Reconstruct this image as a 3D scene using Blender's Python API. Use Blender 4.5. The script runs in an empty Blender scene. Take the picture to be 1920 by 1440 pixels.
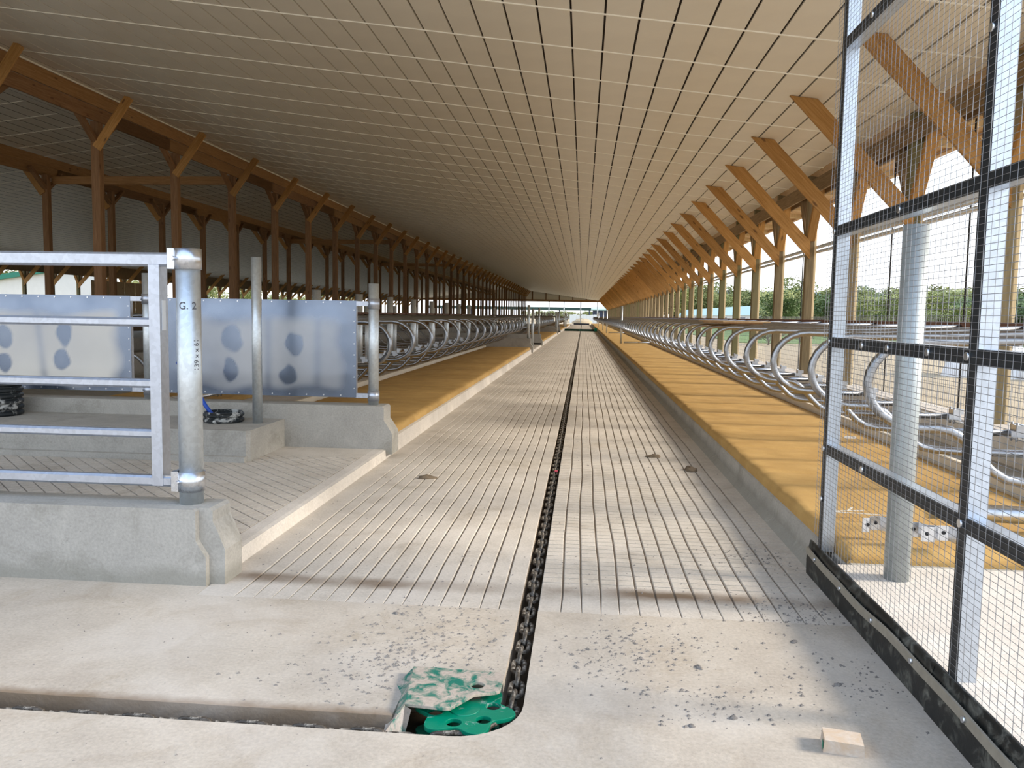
import bpy, bmesh, math, random
from mathutils import Vector, Matrix, noise
random.seed(7)
D = bpy.data
SC = bpy.context.scene
COL = SC.collection

# ------------------------------------------------------------------ camera, sky, sun, exposure
yaw, pitch, roll, FPX = 0.08591, 0.08477, 0.01673, 1520.0
_f = Vector((-math.sin(yaw)*math.cos(pitch), math.cos(yaw)*math.cos(pitch), -math.sin(pitch)))
_r = Vector((math.cos(yaw), math.sin(yaw), 0)); _u = _r.cross(_f)
_c, _s = math.cos(roll), math.sin(roll)
_R = _c*_r + _s*_u; _U = -_s*_r + _c*_u
cam_d = D.cameras.new('camera'); cam_d.sensor_width = 36; cam_d.lens = 36*FPX/1920
cam_d.clip_start = .05; cam_d.clip_end = 6000
cam = D.objects.new('camera', cam_d); COL.objects.link(cam)
cam.matrix_world = Matrix(((_R.x, _U.x, -_f.x, 0), (_R.y, _U.y, -_f.y, 0), (_R.z, _U.z, -_f.z, 1.55), (0, 0, 0, 1)))
SC.camera = cam

W = D.worlds.new('sky'); SC.world = W; W.use_nodes = True
wn = W.node_tree.nodes; wl = W.node_tree.links; wn.clear()
wo = wn.new('ShaderNodeOutputWorld'); wb = wn.new('ShaderNodeBackground')
wt = wn.new('ShaderNodeTexCoord'); wsep = wn.new('ShaderNodeSeparateXYZ'); wr = wn.new('ShaderNodeValToRGB')
wl.new(wt.outputs['Generated'], wsep.inputs[0]); wl.new(wsep.outputs['Z'], wr.inputs[0])
e = wr.color_ramp.elements
e[0].position = 0.0; e[0].color = (.95, .97, 1, 1)
e[1].position = 1.0; e[1].color = (.45, .62, .95, 1)
q = e.new(.14); q.color = (.90, .95, 1, 1)
q = e.new(.42); q.color = (.70, .83, 1, 1)
wl.new(wr.outputs[0], wb.inputs[0]); wl.new(wb.outputs[0], wo.inputs[0])
wb.inputs[1].default_value = 1.55
sun_d = D.lights.new('sun', 'SUN'); sun_d.energy = 4.6; sun_d.angle = math.radians(13); sun_d.color = (1, .90, .76)
sun = D.objects.new('sun', sun_d); COL.objects.link(sun)
sun_to = Vector((1.0, -.05, .53)).normalized()
sun.rotation_euler = sun_to.to_track_quat('Z', 'Y').to_euler()
VS = SC.view_settings; VS.view_transform = 'Standard'; VS.look = 'None'; VS.gamma = 1; VS.use_curve_mapping = False
VS.exposure = 0.36

# ------------------------------------------------------------------ helpers
class MB:
    def __init__(s): s.v = []; s.f = []; s.m = []; s.sm = []
    def face(s, idx, mi=0, sm=False): s.f.append(idx); s.m.append(mi); s.sm.append(sm)
    def quad(s, a, b, c, d, mi=0):
        n = len(s.v); s.v += [a, b, c, d]; s.face((n, n+1, n+2, n+3), mi)
    def box(s, x0, x1, y0, y1, z0, z1, mi=0):
        n = len(s.v)
        s.v += [(x0,y0,z0),(x1,y0,z0),(x1,y1,z0),(x0,y1,z0),(x0,y0,z1),(x1,y0,z1),(x1,y1,z1),(x0,y1,z1)]
        for q in ((0,3,2,1),(4,5,6,7),(0,1,5,4),(1,2,6,5),(2,3,7,6),(3,0,4,7)): s.face(tuple(n+i for i in q), mi)
    def prism(s, poly, z0, z1, mi=0):            # horizontal polygon, counter-clockwise
        n = len(s.v); k = len(poly)
        s.v += [(p[0], p[1], z0) for p in poly] + [(p[0], p[1], z1) for p in poly]
        s.face(tuple(n+k+i for i in range(k)), mi); s.face(tuple(n+i for i in reversed(range(k))), mi)
        for i in range(k):
            j = (i+1) % k; s.face((n+i, n+j, n+k+j, n+k+i), mi)
    def extr(s, prof, a, b, axis='Y', mi=0):     # profile extruded along Y (prof = x,z) or X (prof = y,z)
        n = len(s.v); k = len(prof)
        for t in (a, b):
            for p in prof: s.v.append((p[0], t, p[1]) if axis == 'Y' else (t, p[0], p[1]))
        for i in range(k):
            j = (i+1) % k; s.face((n+i, n+j, n+k+j, n+k+i), mi)
        s.face(tuple(n+i for i in reversed(range(k))), mi); s.face(tuple(n+k+i for i in range(k)), mi)
    def tube(s, pts, r, sides=8, closed=False, caps=True, mi=0):
        P = [Vector(p) for p in pts]; k = len(P); n = len(s.v)
        rr = r if isinstance(r, (list, tuple)) else [r]*k
        up = None
        for i, p in enumerate(P):
            if closed: t = (P[(i+1) % k]-P[i-1])
            else: t = P[min(i+1, k-1)]-P[max(i-1, 0)]
            t.normalize()
            if up is None:
                up = Vector((0,0,1)) if abs(t.z) < .9 else Vector((1,0,0))
            a = up - t*up.dot(t)
            if a.length < 1e-4: a = t.orthogonal()
            a.normalize(); b = t.cross(a); up = a
            for j in range(sides):
                w = 2*math.pi*j/sides
                s.v.append(tuple(p + rr[i]*(math.cos(w)*a + math.sin(w)*b)))
        m = k if closed else k-1
        for i in range(m):
            i2 = (i+1) % k
            for j in range(sides):
                j2 = (j+1) % sides
                s.face((n+i*sides+j, n+i*sides+j2, n+i2*sides+j2, n+i2*sides+j), mi, sides > 5)
        if caps and not closed:
            s.face(tuple(n+j for j in reversed(range(sides))), mi)
            s.face(tuple(n+(k-1)*sides+j for j in range(sides)), mi)
    def mesh(s, name, mats):
        me = D.meshes.new(name); me.from_pydata([tuple(v) for v in s.v], [], s.f)
        for m in (mats if isinstance(mats, (list, tuple)) else [mats]): me.materials.append(m)
        me.polygons.foreach_set('material_index', s.m); me.polygons.foreach_set('use_smooth', s.sm)
        me.update(); return me
    def build(s, name, mats, parent=None, loc=None):
        return ob(name, s.mesh(name, mats), parent, loc)
def ob(name, data, parent=None, loc=None, rot=None):
    o = D.objects.new(name, data); COL.objects.link(o)
    if parent: o.parent = parent
    if loc: o.location = loc
    if rot: o.rotation_euler = rot
    return o
def tag(o, label, cat, group=None):
    o['label'] = label; o['category'] = cat
    if group: o['group'] = group
    return o
def thing(name, label, cat, loc=(0,0,0), group=None, rot=None):
    return tag(ob(name, None, None, loc, rot), label, cat, group)
def struct(o): o['kind'] = 'structure'; return o
def stuff(o): o['kind'] = 'stuff'; return o
def dup(root, loc, label=None, group=None, rot=None):
    r = root.copy(); COL.objects.link(r); r.location = loc
    if rot: r.rotation_euler = rot
    if label: r['label'] = label
    if group: r['group'] = group
    elif 'group' in r.keys() and group == '': del r['group']
    for ch in list(root.children):
        c = ch.copy(); COL.objects.link(c); c.parent = r
        for g in list(ch.children):
            d = g.copy(); COL.objects.link(d); d.parent = c
    return r
ONES = 'first second third fourth fifth sixth seventh eighth ninth tenth eleventh twelfth thirteenth fourteenth fifteenth sixteenth seventeenth eighteenth nineteenth'.split()
TENS = {2:('twentieth','twenty'),3:('thirtieth','thirty'),4:('fortieth','forty'),5:('fiftieth','fifty'),6:('sixtieth','sixty')}
def nth(n):
    if n < 20: return ONES[n-1]
    t, o = divmod(n, 10)
    return TENS[t][0] if o == 0 else TENS[t][1]+'-'+ONES[o-1]
_mc = {}
def board(name, p0, p1, w, d, mat, parent=None, side=(0,1,0)):
    """A sawn board from p0 to p1, w wide across, d thick along `side`; its grain runs along local Z."""
    p0 = Vector(p0); p1 = Vector(p1); L = (p1-p0).length
    key = (name, round(w,3), round(d,3), round(L,2), mat.name)
    if key not in _mc:
        b = MB(); c = min(.006, w*.1)
        prof = [(-w/2+c,-d/2),(w/2-c,-d/2),(w/2,-d/2+c),(w/2,d/2-c),(w/2-c,d/2),(-w/2+c,d/2),(-w/2,d/2-c),(-w/2,-d/2+c)]
        b.prism(prof, 0, L); _mc[key] = b.mesh(name, mat)
    z = (p1-p0).normalized(); y = Vector(side); y = (y - z*y.dot(z)).normalized(); x = y.cross(z)
    o = ob(name, _mc[key], parent)
    o.matrix_local = Matrix(((x.x,y.x,z.x,p0.x),(x.y,y.y,z.y,p0.y),(x.z,y.z,z.z,p0.z),(0,0,0,1)))
    return o
def cyl_mesh(name, r, h, mat, sides=20, flare=0):
    b = MB(); b.tube([(0,0,0),(0,0,h)], r, sides); return b.mesh(name, mat)
def clip_poly(poly, x0, x1, y0, y1):
    def cut(P, f, inter):
        out = []
        for i in range(len(P)):
            a, b = P[i-1], P[i]
            if f(b):
                if not f(a): out.append(inter(a, b))
                out.append(b)
            elif f(a): out.append(inter(a, b))
        return out
    def ix(v): return lambda a, b: (v, a[1]+(b[1]-a[1])*(v-a[0])/(b[0]-a[0]))
    def iy(v): return lambda a, b: (a[0]+(b[0]-a[0])*(v-a[1])/(b[1]-a[1]), v)
    for f, i in ((lambda p: p[0] >= x0-1e-9, ix(x0)), (lambda p: p[0] <= x1+1e-9, ix(x1)), (lambda p: p[1] >= y0-1e-9, iy(y0)), (lambda p: p[1] <= y1+1e-9, iy(y1))):
        poly = cut(poly, f, i)
        if len(poly) < 3: return []
    return poly
def text_mesh(txt, size, mat, depth=.0006):
    c = D.curves.new('lettering', 'FONT'); c.body = txt; c.size = size; c.extrude = depth; c.align_x = 'CENTER'; c.align_y = 'CENTER'
    o = D.objects.new('lettering', c); COL.objects.link(o)
    dg = bpy.context.evaluated_depsgraph_get(); me = D.meshes.new_from_object(o.evaluated_get(dg))
    D.objects.remove(o); me.materials.clear(); me.materials.append(mat); return me
def plate_mesh(name, outer, holes, t, mats):
    c = D.curves.new(name, 'CURVE'); c.dimensions = '2D'; c.fill_mode = 'BOTH'; c.extrude = t/2; c.bevel_depth = .0015
    for P in [outer]+holes:
        sp = c.splines.new('POLY'); sp.points.add(len(P)-1); sp.use_cyclic_u = True
        for i, p in enumerate(P): sp.points[i].co = (p[0], p[1], 0, 1)
    o = D.objects.new(name, c); COL.objects.link(o)
    dg = bpy.context.evaluated_depsgraph_get(); me = D.meshes.new_from_object(o.evaluated_get(dg))
    D.objects.remove(o); me.materials.clear(); me.materials.append(mats); return me
def circ(x, y, rx, ry, n=20): return [(x+rx*math.cos(2*math.pi*i/n), y+ry*math.sin(2*math.pi*i/n)) for i in range(n)]

# ------------------------------------------------------------------ materials
class NT:
    def __init__(s, name):
        s.mat = D.materials.new(name); s.mat.use_nodes = True
        s.n = s.mat.node_tree.nodes; s.l = s.mat.node_tree.links
        s.b = s.n['Principled BSDF']
    def new(s, t, **k):
        n = s.n.new(t)
        for a, v in k.items(): setattr(n, a, v)
        return n
    def link(s, a, b): s.l.new(a, b)
    def coord(s, kind='Object', scale=(1,1,1)):
        c = s.new('ShaderNodeTexCoord'); m = s.new('ShaderNodeMapping'); m.inputs['Scale'].default_value = scale
        s.link(c.outputs[kind], m.inputs[0]); return m.outputs[0]
    def noise(s, vec, scale, detail=4, rough=.55, dist=0):
        n = s.new('ShaderNodeTexNoise'); n.inputs['Scale'].default_value = scale; n.inputs['Detail'].default_value = detail
        n.inputs['Roughness'].default_value = rough; n.inputs['Distortion'].default_value = dist
        if vec is not None: s.link(vec, n.inputs['Vector'])
        return n.outputs['Fac']
    def ramp(s, fac, stops):
        r = s.new('ShaderNodeValToRGB'); e = r.color_ramp.elements
        e[0].position, e[0].color = stops[0][0], (*stops[0][1], 1) if len(stops[0][1]) == 3 else stops[0][1]
        e[1].position, e[1].color = stops[-1][0], (*stops[-1][1], 1)
        for p, c in stops[1:-1]: q = e.new(p); q.color = (*c, 1)
        s.link(fac, r.inputs[0]); return r.outputs[0]
    def mix(s, fac, a, b, mode='MIX'):
        m = s.new('ShaderNodeMix', data_type='RGBA', blend_type=mode)
        for sock, v in ((m.inputs[0], fac), (m.inputs[6], a), (m.inputs[7], b)):
            if isinstance(v, (int, float)): sock.default_value = v
            elif isinstance(v, tuple): sock.default_value = (*v, 1)
            else: s.link(v, sock)
        return m.outputs[2]
    def math(s, op, a, b=None, clamp=False):
        m = s.new('ShaderNodeMath', operation=op, use_clamp=clamp)
        for i, v in enumerate((a, b)):
            if v is None: continue
            if isinstance(v, (int, float)): m.inputs[i].default_value = v
            else: s.link(v, m.inputs[i])
        return m.outputs[0]
    def out(s, col=None, rough=None, metal=None, spec=None, bump=None, bs=.3, bd=.01):
        for k, v in (('Base Color', col), ('Roughness', rough), ('Metallic', metal), ('Specular IOR Level', spec)):
            if v is None: continue
            if isinstance(v, (int, float)): s.b.inputs[k].default_value = v
            elif isinstance(v, tuple): s.b.inputs[k].default_value = (*v, 1)
            else: s.link(v, s.b.inputs[k])
        if bump is not None:
            bn = s.new('ShaderNodeBump'); bn.inputs['Strength'].default_value = bs; bn.inputs['Distance'].default_value = bd
            s.link(bump, bn.inputs['Height']); s.link(bn.outputs[0], s.b.inputs['Normal'])
        return s.mat
def R3(v): return (v, v, v)

def m_concrete(name, c0, c1, c2, stain=(.30,.22,.14), pits=True, stainamt=.5, floor=False, foot=False):
    t = NT(name); v = t.coord()
    big = t.noise(v, .7, 5, .6); mid = t.noise(v, 4, 6, .65, .4); fine = t.noise(v, 60, 3, .6)
    col = t.ramp(t.math('ADD', t.math('MULTIPLY', big, .5), t.math('MULTIPLY', mid, .5)), [(.30, c0), (.5, c1), (.70, c2)])
    st = t.ramp(t.noise(v, 1.6, 7, .7, .8), [(.52, R3(0)), (.72, R3(1))])
    col = t.mix(t.math('MULTIPLY', st, stainamt), col, stain)
    if pits:
        vo = t.new('ShaderNodeTexVoronoi'); vo.inputs['Scale'].default_value = 22; t.link(v, vo.inputs['Vector'])
        pm = t.ramp(vo.outputs['Distance'], [(.05, R3(1)), (.13, R3(0))])
        sel = t.ramp(t.noise(v, 2.2, 3), [(.5, R3(0)), (.62, R3(1))])
        col = t.mix(t.math('MULTIPLY', t.math('MULTIPLY', pm, sel), .55), col, (.20,.18,.16))
    col = t.mix(.35, col, t.ramp(fine, [(.3, R3(.45)), (.7, R3(1))]), 'MULTIPLY')
    if foot:
        sp = t.new('ShaderNodeSeparateXYZ'); cc = t.new('ShaderNodeTexCoord'); t.link(cc.outputs['Object'], sp.inputs[0])
        zz = t.math('ADD', sp.outputs[2], t.math('MULTIPLY', t.math('SUBTRACT', t.noise(v, 2.6, 5), .5), .16))
        fm = t.math('MULTIPLY', t.ramp(zz, [(.05, R3(1)), (.115, R3(0))]), .55)
        col = t.mix(fm, col, (.24,.23,.19))
        ef = t.ramp(t.noise(v, 5, 6, .7, 1.0), [(.58, R3(0)), (.68, R3(1))])
        col = t.mix(t.math('MULTIPLY', ef, .25), col, (.60,.57,.51))
    if floor:
        sep = t.new('ShaderNodeSeparateXYZ'); c = t.new('ShaderNodeTexCoord'); t.link(c.outputs['Object'], sep.inputs[0])
        X, Y = sep.outputs[0], sep.outputs[1]
        n1 = t.noise(v, 2.4, 4); n2 = t.noise(v, 9, 4)
        # a wet brown joint line across the alley and the soil washed along the edges of the cross gutter
        yy = t.math('ADD', Y, t.math('MULTIPLY', t.math('SUBTRACT', n1, .5), .16))
        d = t.math('ABSOLUTE', t.math('SUBTRACT', yy, 4.47))
        band = t.ramp(d, [(.025, R3(1)), (.12, R3(0))])
        inx = t.math('MULTIPLY', t.math('GREATER_THAN', X, -2.0), t.math('LESS_THAN', X, 1.42))
        wide = t.ramp(t.noise(v, 1.3, 3), [(.38, R3(.25)), (.6, R3(1))])
        col = t.mix(t.math('MULTIPLY', t.math('MULTIPLY', band, inx), t.math('MULTIPLY', wide, .95)), col, (.15,.10,.06))
        d2 = t.math('SUBTRACT', t.math('ADD', Y, t.math('MULTIPLY', t.math('SUBTRACT', n2, .5), .07)), 2.972)
        near = t.math('MULTIPLY', t.ramp(d2, [(0.0, R3(1)), (.06, R3(0))]), t.math('GREATER_THAN', d2, -.06))
        lx = t.math('LESS_THAN', X, -.28)
        col = t.mix(t.math('MULTIPLY', t.math('MULTIPLY', near, lx), .85), col, (.19,.13,.08))
        # bleached dusty patches
        du = t.ramp(t.noise(v, .9, 6, .6, .5), [(.5, R3(0)), (.7, R3(1))])
        col = t.mix(t.math('MULTIPLY', du, .45), col, (.68,.63,.57))
    return t.out(col, .88, spec=.3, bump=t.math('ADD', t.math('MULTIPLY', mid, .6), t.math('MULTIPLY', fine, .4)), bs=.35, bd=.012)

def m_wood(name, a, b, c, knots=True, rnd=.25, green=None):
    t = NT(name); co = t.new('ShaderNodeTexCoord'); oi = t.new('ShaderNodeObjectInfo')
    off = t.new('ShaderNodeVectorMath', operation='ADD'); t.link(co.outputs['Object'], off.inputs[0])
    sc = t.new('ShaderNodeVectorMath', operation='SCALE'); sc.inputs[0].default_value = (7, 13, 5); t.link(oi.outputs['Random'], sc.inputs['Scale'])
    t.link(sc.outputs[0], off.inputs[1])
    mp = t.new('ShaderNodeMapping'); mp.inputs['Scale'].default_value = (14, 14, .8); t.link(off.outputs[0], mp.inputs[0])
    g = t.noise(mp.outputs[0], 3, 5, .6, .6)
    col = t.ramp(g, [(.3, a), (.52, b), (.72, c)])
    if knots:
        m2 = t.new('ShaderNodeMapping'); m2.inputs['Scale'].default_value = (5, 5, 1.7); t.link(off.outputs[0], m2.inputs[0])
        vo = t.new('ShaderNodeTexVoronoi'); vo.inputs['Scale'].default_value = 1.5; t.link(m2.outputs[0], vo.inputs['Vector'])
        k = t.math('MULTIPLY', t.ramp(vo.outputs['Distance'], [(.10, R3(1)), (.20, R3(0))]), t.math('GREATER_THAN', vo.outputs['Color'], .52))
        col = t.mix(t.math('MULTIPLY', k, .75), col, (.10,.045,.02))
    if green:
        gm = t.ramp(oi.outputs['Random'], [(.35, R3(0)), (.9, R3(1))])
        col = t.mix(gm, col, green)
    hv = t.new('ShaderNodeHueSaturation'); t.link(col, hv.inputs['Color'])
    t.link(t.math('ADD', t.math('MULTIPLY', oi.outputs['Random'], rnd), 1-rnd/2), hv.inputs['Value'])
    return t.out(hv.outputs[0], .62, spec=.3, bump=g, bs=.2, bd=.006)

def m_galv(name, col=(.62,.65,.69), rough=.36, var=.3, metal=1.0, dirt=.2):
    t = NT(name); v = t.coord()
    vo = t.new('ShaderNodeTexVoronoi'); vo.inputs['Scale'].default_value = 45; t.link(v, vo.inputs['Vector'])
    n = t.noise(v, 6, 5, .6)
    c = t.mix(.25, col, t.ramp(vo.outputs['Color'], [(.2, R3(.55)), (.8, R3(1))]), 'MULTIPLY')
    c = t.mix(t.math('MULTIPLY', t.ramp(n, [(.5, R3(0)), (.75, R3(1))]), dirt), c, (.34,.32,.28))
    r = t.math('ADD', rough, t.math('MULTIPLY', t.math('SUBTRACT', n, .5), var))
    return t.out(c, r, metal, bump=n, bs=.08, bd=.004)

def m_plain(name, col, rough=.6, metal=0, nscale=20, nv=.3, bump=.1, spec=.4):
    t = NT(name); v = t.coord(); n = t.noise(v, nscale, 4, .6)
    c = t.mix(nv, col, t.ramp(n, [(.3, R3(.4)), (.7, R3(1))]), 'MULTIPLY')
    return t.out(c, rough, metal, spec, n, bump, .006)

def m_dusty(name, base, dust, lo, hi, rough=.45, scale=6):
    t = NT(name); v = t.coord(); n = t.noise(v, scale, 7, .68, .7)
    f = t.ramp(n, [(lo, R3(0)), (hi, R3(1))])
    n2 = t.noise(v, scale*6, 4, .6)
    d = t.mix(.5, dust, t.ramp(n2, [(.3, R3(.55)), (.7, R3(1))]), 'MULTIPLY')
    return t.out(t.mix(f, base, d), t.math('ADD', rough, t.math('MULTIPLY', f, .4)), spec=.4, bump=t.math('ADD', n, t.math('MULTIPLY', n2, .3)), bs=.2, bd=.008)

M = {}
M['floor'] = m_concrete('floor_concrete', (.42,.36,.295), (.53,.465,.385), (.61,.545,.46), stain=(.36,.28,.19), stainamt=.6, floor=True)
M['pads'] = m_concrete('grooved_concrete', (.47,.42,.36), (.59,.535,.465), (.68,.62,.55), stain=(.30,.24,.17), stainamt=.5, floor=True)
M['groove'] = m_concrete('groove_soil', (.20,.16,.12), (.28,.225,.17), (.36,.30,.23), pits=False)
M['gutter'] = m_concrete('gutter_wet_concrete', (.05,.038,.025), (.08,.06,.04), (.12,.09,.06), pits=False)
M['wall'] = m_concrete('cast_concrete', (.37,.35,.315), (.455,.43,.385), (.53,.505,.455), stain=(.25,.235,.19), stainamt=.7, foot=True)
M['curb'] = m_concrete('curb_concrete', (.55,.50,.44), (.68,.62,.55), (.78,.72,.65), stain=(.45,.38,.30), stainamt=.3)
M['post'] = m_wood('treated_post_wood', (.17,.125,.065), (.24,.18,.095), (.31,.235,.13), green=(.15,.135,.06))
M['nailer'] = m_wood('pale_and_sunlit_pine', (.62,.47,.25), (.72,.56,.33), (.80,.65,.42), knots=False, rnd=.15)  # pale wood; on the nailers the tone also stands for sunlight
M['brace'] = m_wood('orange_pine', (.34,.165,.045), (.45,.235,.07), (.54,.30,.11), rnd=.35)
M['beam'] = m_wood('weathered_beam_wood', (.17,.11,.055), (.25,.165,.085), (.33,.22,.12), rnd=.3)
M['lpost'] = m_wood('brown_post_wood', (.17,.085,.036), (.24,.125,.055), (.30,.165,.08), rnd=.35)
M['lbeam'] = m_wood('orange_beam_wood', (.25,.125,.045), (.34,.18,.068), (.40,.23,.10), rnd=.3)
M['panel'] = m_plain('white_liner_steel', (.83,.77,.65), .38, 0, 2.0, .10, .03)
M['batten'] = m_plain('white_liner_batten', (.92,.87,.74), .4, 0, 3, .08, .02)
M['gap'] = m_plain('dark_roof_void', (.035,.022,.015), .9)
M['galv'] = m_galv('galvanised_tube', (.72,.75,.80), .30, .25, dirt=.12)
M['galvpost'] = m_galv('galvanised_post', (.70,.75,.78), .42, .3, .85, dirt=.25)
M['loop'] = m_galv('galvanised_loop', (.35,.36,.38), .30, .2, dirt=.15)
M['galvdull'] = m_galv('weathered_galvanised_post', (.42,.46,.47), .5, .3, .6, dirt=.2)
M['gate'] = m_galv('galvanised_gate_tube', (.56,.60,.68), .38, .2, .9, dirt=.12)
M['frame'] = m_galv('mesh_frame_tube', (.60,.66,.74), .34, .15, .9, dirt=.10)
M['wire'] = m_galv('mesh_wire', (.30,.31,.33), .5, .1, .8, dirt=.1)
M['rust'] = m_plain('rusty_rail', (.16,.085,.06), .7, .2)
M['rubber'] = m_dusty('scuffed_rubber', (.012,.013,.012), (.20,.20,.17), .50, .74, .5, 9)
M['strip'] = m_plain('painted_side_shade', (.018,.022,.026), .45)  # shaded side of the frame steel, put in as flat black
M['flat'] = m_plain('dull_flat_bar', (.36,.33,.27), .55, .3)
M['green'] = m_dusty('green_paint', (.0,.20,.115), (.58,.60,.60), .60, .72, .3, 11)
M['greendust'] = m_dusty('dusty_green_paint', (.015,.17,.12), (.50,.42,.345), .41, .55, .4, 13)
M['chain'] = m_dusty('worn_chain_steel', (.055,.045,.035), (.46,.42,.36), .46, .62, .45, 30)
M['white'] = m_plain('white_plastic', (.85,.85,.84), .6, 0, 6, .1)
M['black'] = m_plain('black_cord', (.02,.02,.022), .7)
M['blackpipe'] = m_dusty('black_corrugated_plastic', (.016,.02,.022), (.55,.55,.52), .54, .60, .4, 5)
M['blue'] = m_plain('blue_hose', (.02,.09,.50), .4)
M['pink'] = m_plain('pink_tape', (.75,.10,.16), .5)
M['ink'] = m_plain('marker_ink', (.10,.10,.11), .6)
M['paintmark'] = m_plain('white_spray_paint', (.72,.68,.60), .7)
M['clod'] = m_plain('dirt_clod', (.20,.15,.10), .95, 0, 40, .5, .5)
M['pebble'] = m_plain('grey_crumbs', (.24,.22,.20), .95, 0, 60, .5, .3)
M['block'] = m_dusty('offcut_wood', (.55,.42,.30), (.66,.58,.50), .4, .6, .8, 10)
M['ply'] = m_wood('plywood', (.42,.27,.14), (.52,.35,.19), (.58,.41,.24))
M['cream'] = m_plain('cream_board', (.80,.72,.58), .6, 0, 5, .15)
M['bark'] = m_plain('bark', (.11,.085,.06), .9, 0, 9, .5, .4)
M['dirt'] = m_concrete('dry_dirt', (.38,.29,.175), (.46,.355,.22), (.52,.41,.265), stain=(.25,.18,.10), pits=False)
M['grass'] = m_plain('grass', (.14,.22,.05), .9, 0, 3, .5, .4)
M['hill'] = m_plain('hazed_distant_hill', (.29,.35,.41), 1, 0, .02, .3, 0)  # bluish tint puts the distance haze into the base colour
M['mint'] = m_plain('mint_roof', (.42,.60,.56), .5)
M['siding'] = m_plain('white_siding', (.74,.74,.70), .6, 0, 2, .12)
M['doorgrey'] = m_plain('grey_door', (.17,.19,.21), .6)
M['greenroof'] = m_plain('green_trim', (.03,.22,.15), .5)
M['navy'] = m_plain('dark_blue_siding', (.035,.045,.075), .6)
M['tarp'] = m_plain('pale_tarp', (.72,.76,.76), .6)
def m_mat():
    t = NT('mattress_cover'); v = t.coord()
    n = t.noise(v, 3, 5, .6); f = t.noise(t.coord(scale=(60,220,60)), 1, 3, .6)
    s = t.noise(v, 1.1, 6, .7, .4)
    c = t.ramp(n, [(.3, (.46,.28,.095)), (.7, (.58,.37,.135))])
    c = t.mix(t.math('MULTIPLY', t.ramp(s, [(.55, R3(0)), (.8, R3(1))]), .35), c, (.40,.28,.16))
    c = t.mix(.3, c, t.ramp(f, [(.3, R3(.55)), (.7, R3(1))]), 'MULTIPLY')
    return t.out(c, .85, spec=.2, bump=f, bs=.25, bd=.004)
M['mat'] = m_mat()
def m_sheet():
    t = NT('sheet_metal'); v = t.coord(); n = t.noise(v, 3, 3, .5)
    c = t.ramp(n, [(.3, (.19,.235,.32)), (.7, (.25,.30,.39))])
    at = t.new('ShaderNodeAttribute'); at.attribute_name = 'cream_blotch'
    c = t.mix(at.outputs['Fac'], c, (.84,.80,.72))  # blends cream blotches into the blue-grey sheet colour
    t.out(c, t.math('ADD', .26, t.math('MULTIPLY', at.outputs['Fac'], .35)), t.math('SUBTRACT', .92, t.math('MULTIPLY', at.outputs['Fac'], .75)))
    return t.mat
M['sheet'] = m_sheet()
def m_leaf(name, a, b):
    t = NT(name); oi = t.new('ShaderNodeObjectInfo'); v = t.coord(); n = t.noise(v, 1.5, 3)
    c = t.ramp(n, [(.3, a), (.7, b)])
    return t.out(c, .8, spec=.2)
M['leaf'] = m_leaf('spring_leaves', (.20,.225,.085), (.33,.345,.15))
M['leaf2'] = m_leaf('dark_leaves', (.10,.14,.065), (.17,.225,.10))

# ------------------------------------------------------------------ layout constants
YEND = 152.0
RY0 = 3.3                                       # the roof's camera end
def zc(x):                                     # underside of the ceiling
    return 4.83-.127*x if x > -13.5 else 6.5445+.127*(x+13.5)
CX, CXR = -2.07, 1.50                          # alley edges
BEDS = [(8.42, 33.0), (40.6, 66.0), (73.6, 99.0), (106.0, 131.0)]

# ------------------------------------------------------------------ floor
fl = MB()
arc = [(-.20-.26+.26*math.cos(a), 3.10-.265+.265*math.sin(a)-.0) for a in []]
arc = [(-.46+.26*math.cos(a), 3.10+.262*math.sin(a)) for a in [-math.pi/2*i/8 for i in range(9)]]
front = [(1.5, 4.15), (-.20, 4.15)] + arc + [(-14, 2.838), (-14, -6), (1.5, -6)]
fl.prism(front, -.16, 0)
fl.prism([(-14, 2.965), (-.70, 2.965), (-.70, 3.30), (-.30, 3.30), (-.30, 4.15), (-2.07, 4.15), (-2.07, 4.30), (-14, 4.30)], -.16, 0)
floor = struct(fl.build('floor', M['floor']))
b = MB(); b.box(-2.1, -.30, 4.15, YEND, -.16, -.011); b.box(-.20, 1.5, 4.15, YEND, -.16, -.011)
b.build('groove_bed', M['groove'], floor)
b = MB(); b.box(-34, 4.5, -6, YEND, -.30, -.155); b.build('gutter_bottom', M['gutter'], floor)
b = MB(); b.box(-10.4, -7.05, 8.4, YEND, -.16, 0); b.box(-34, -10.4, 4.3, YEND, -.16, .02); b.build('rear_slab', M['wall'], floor)
b = MB(); b.box(1.5, 40, -14, -6, -.3, 0); b.box(-34, 1.5, -14, -6, -.3, 0); b.build('apron_slab', M['floor'], floor)
def ysamp(y0):
    ys = []; y = y0
    while y < YEND: ys.append(y); y += .25 if y < 20 else (1.5 if y < 60 else 8)
    return ys+[YEND]
def wob(i, y): return .014*noise.noise((i*.37, y*.55, 3.1)) + .006*noise.noise((i*3.7, y*1.7, 9.1))
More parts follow.
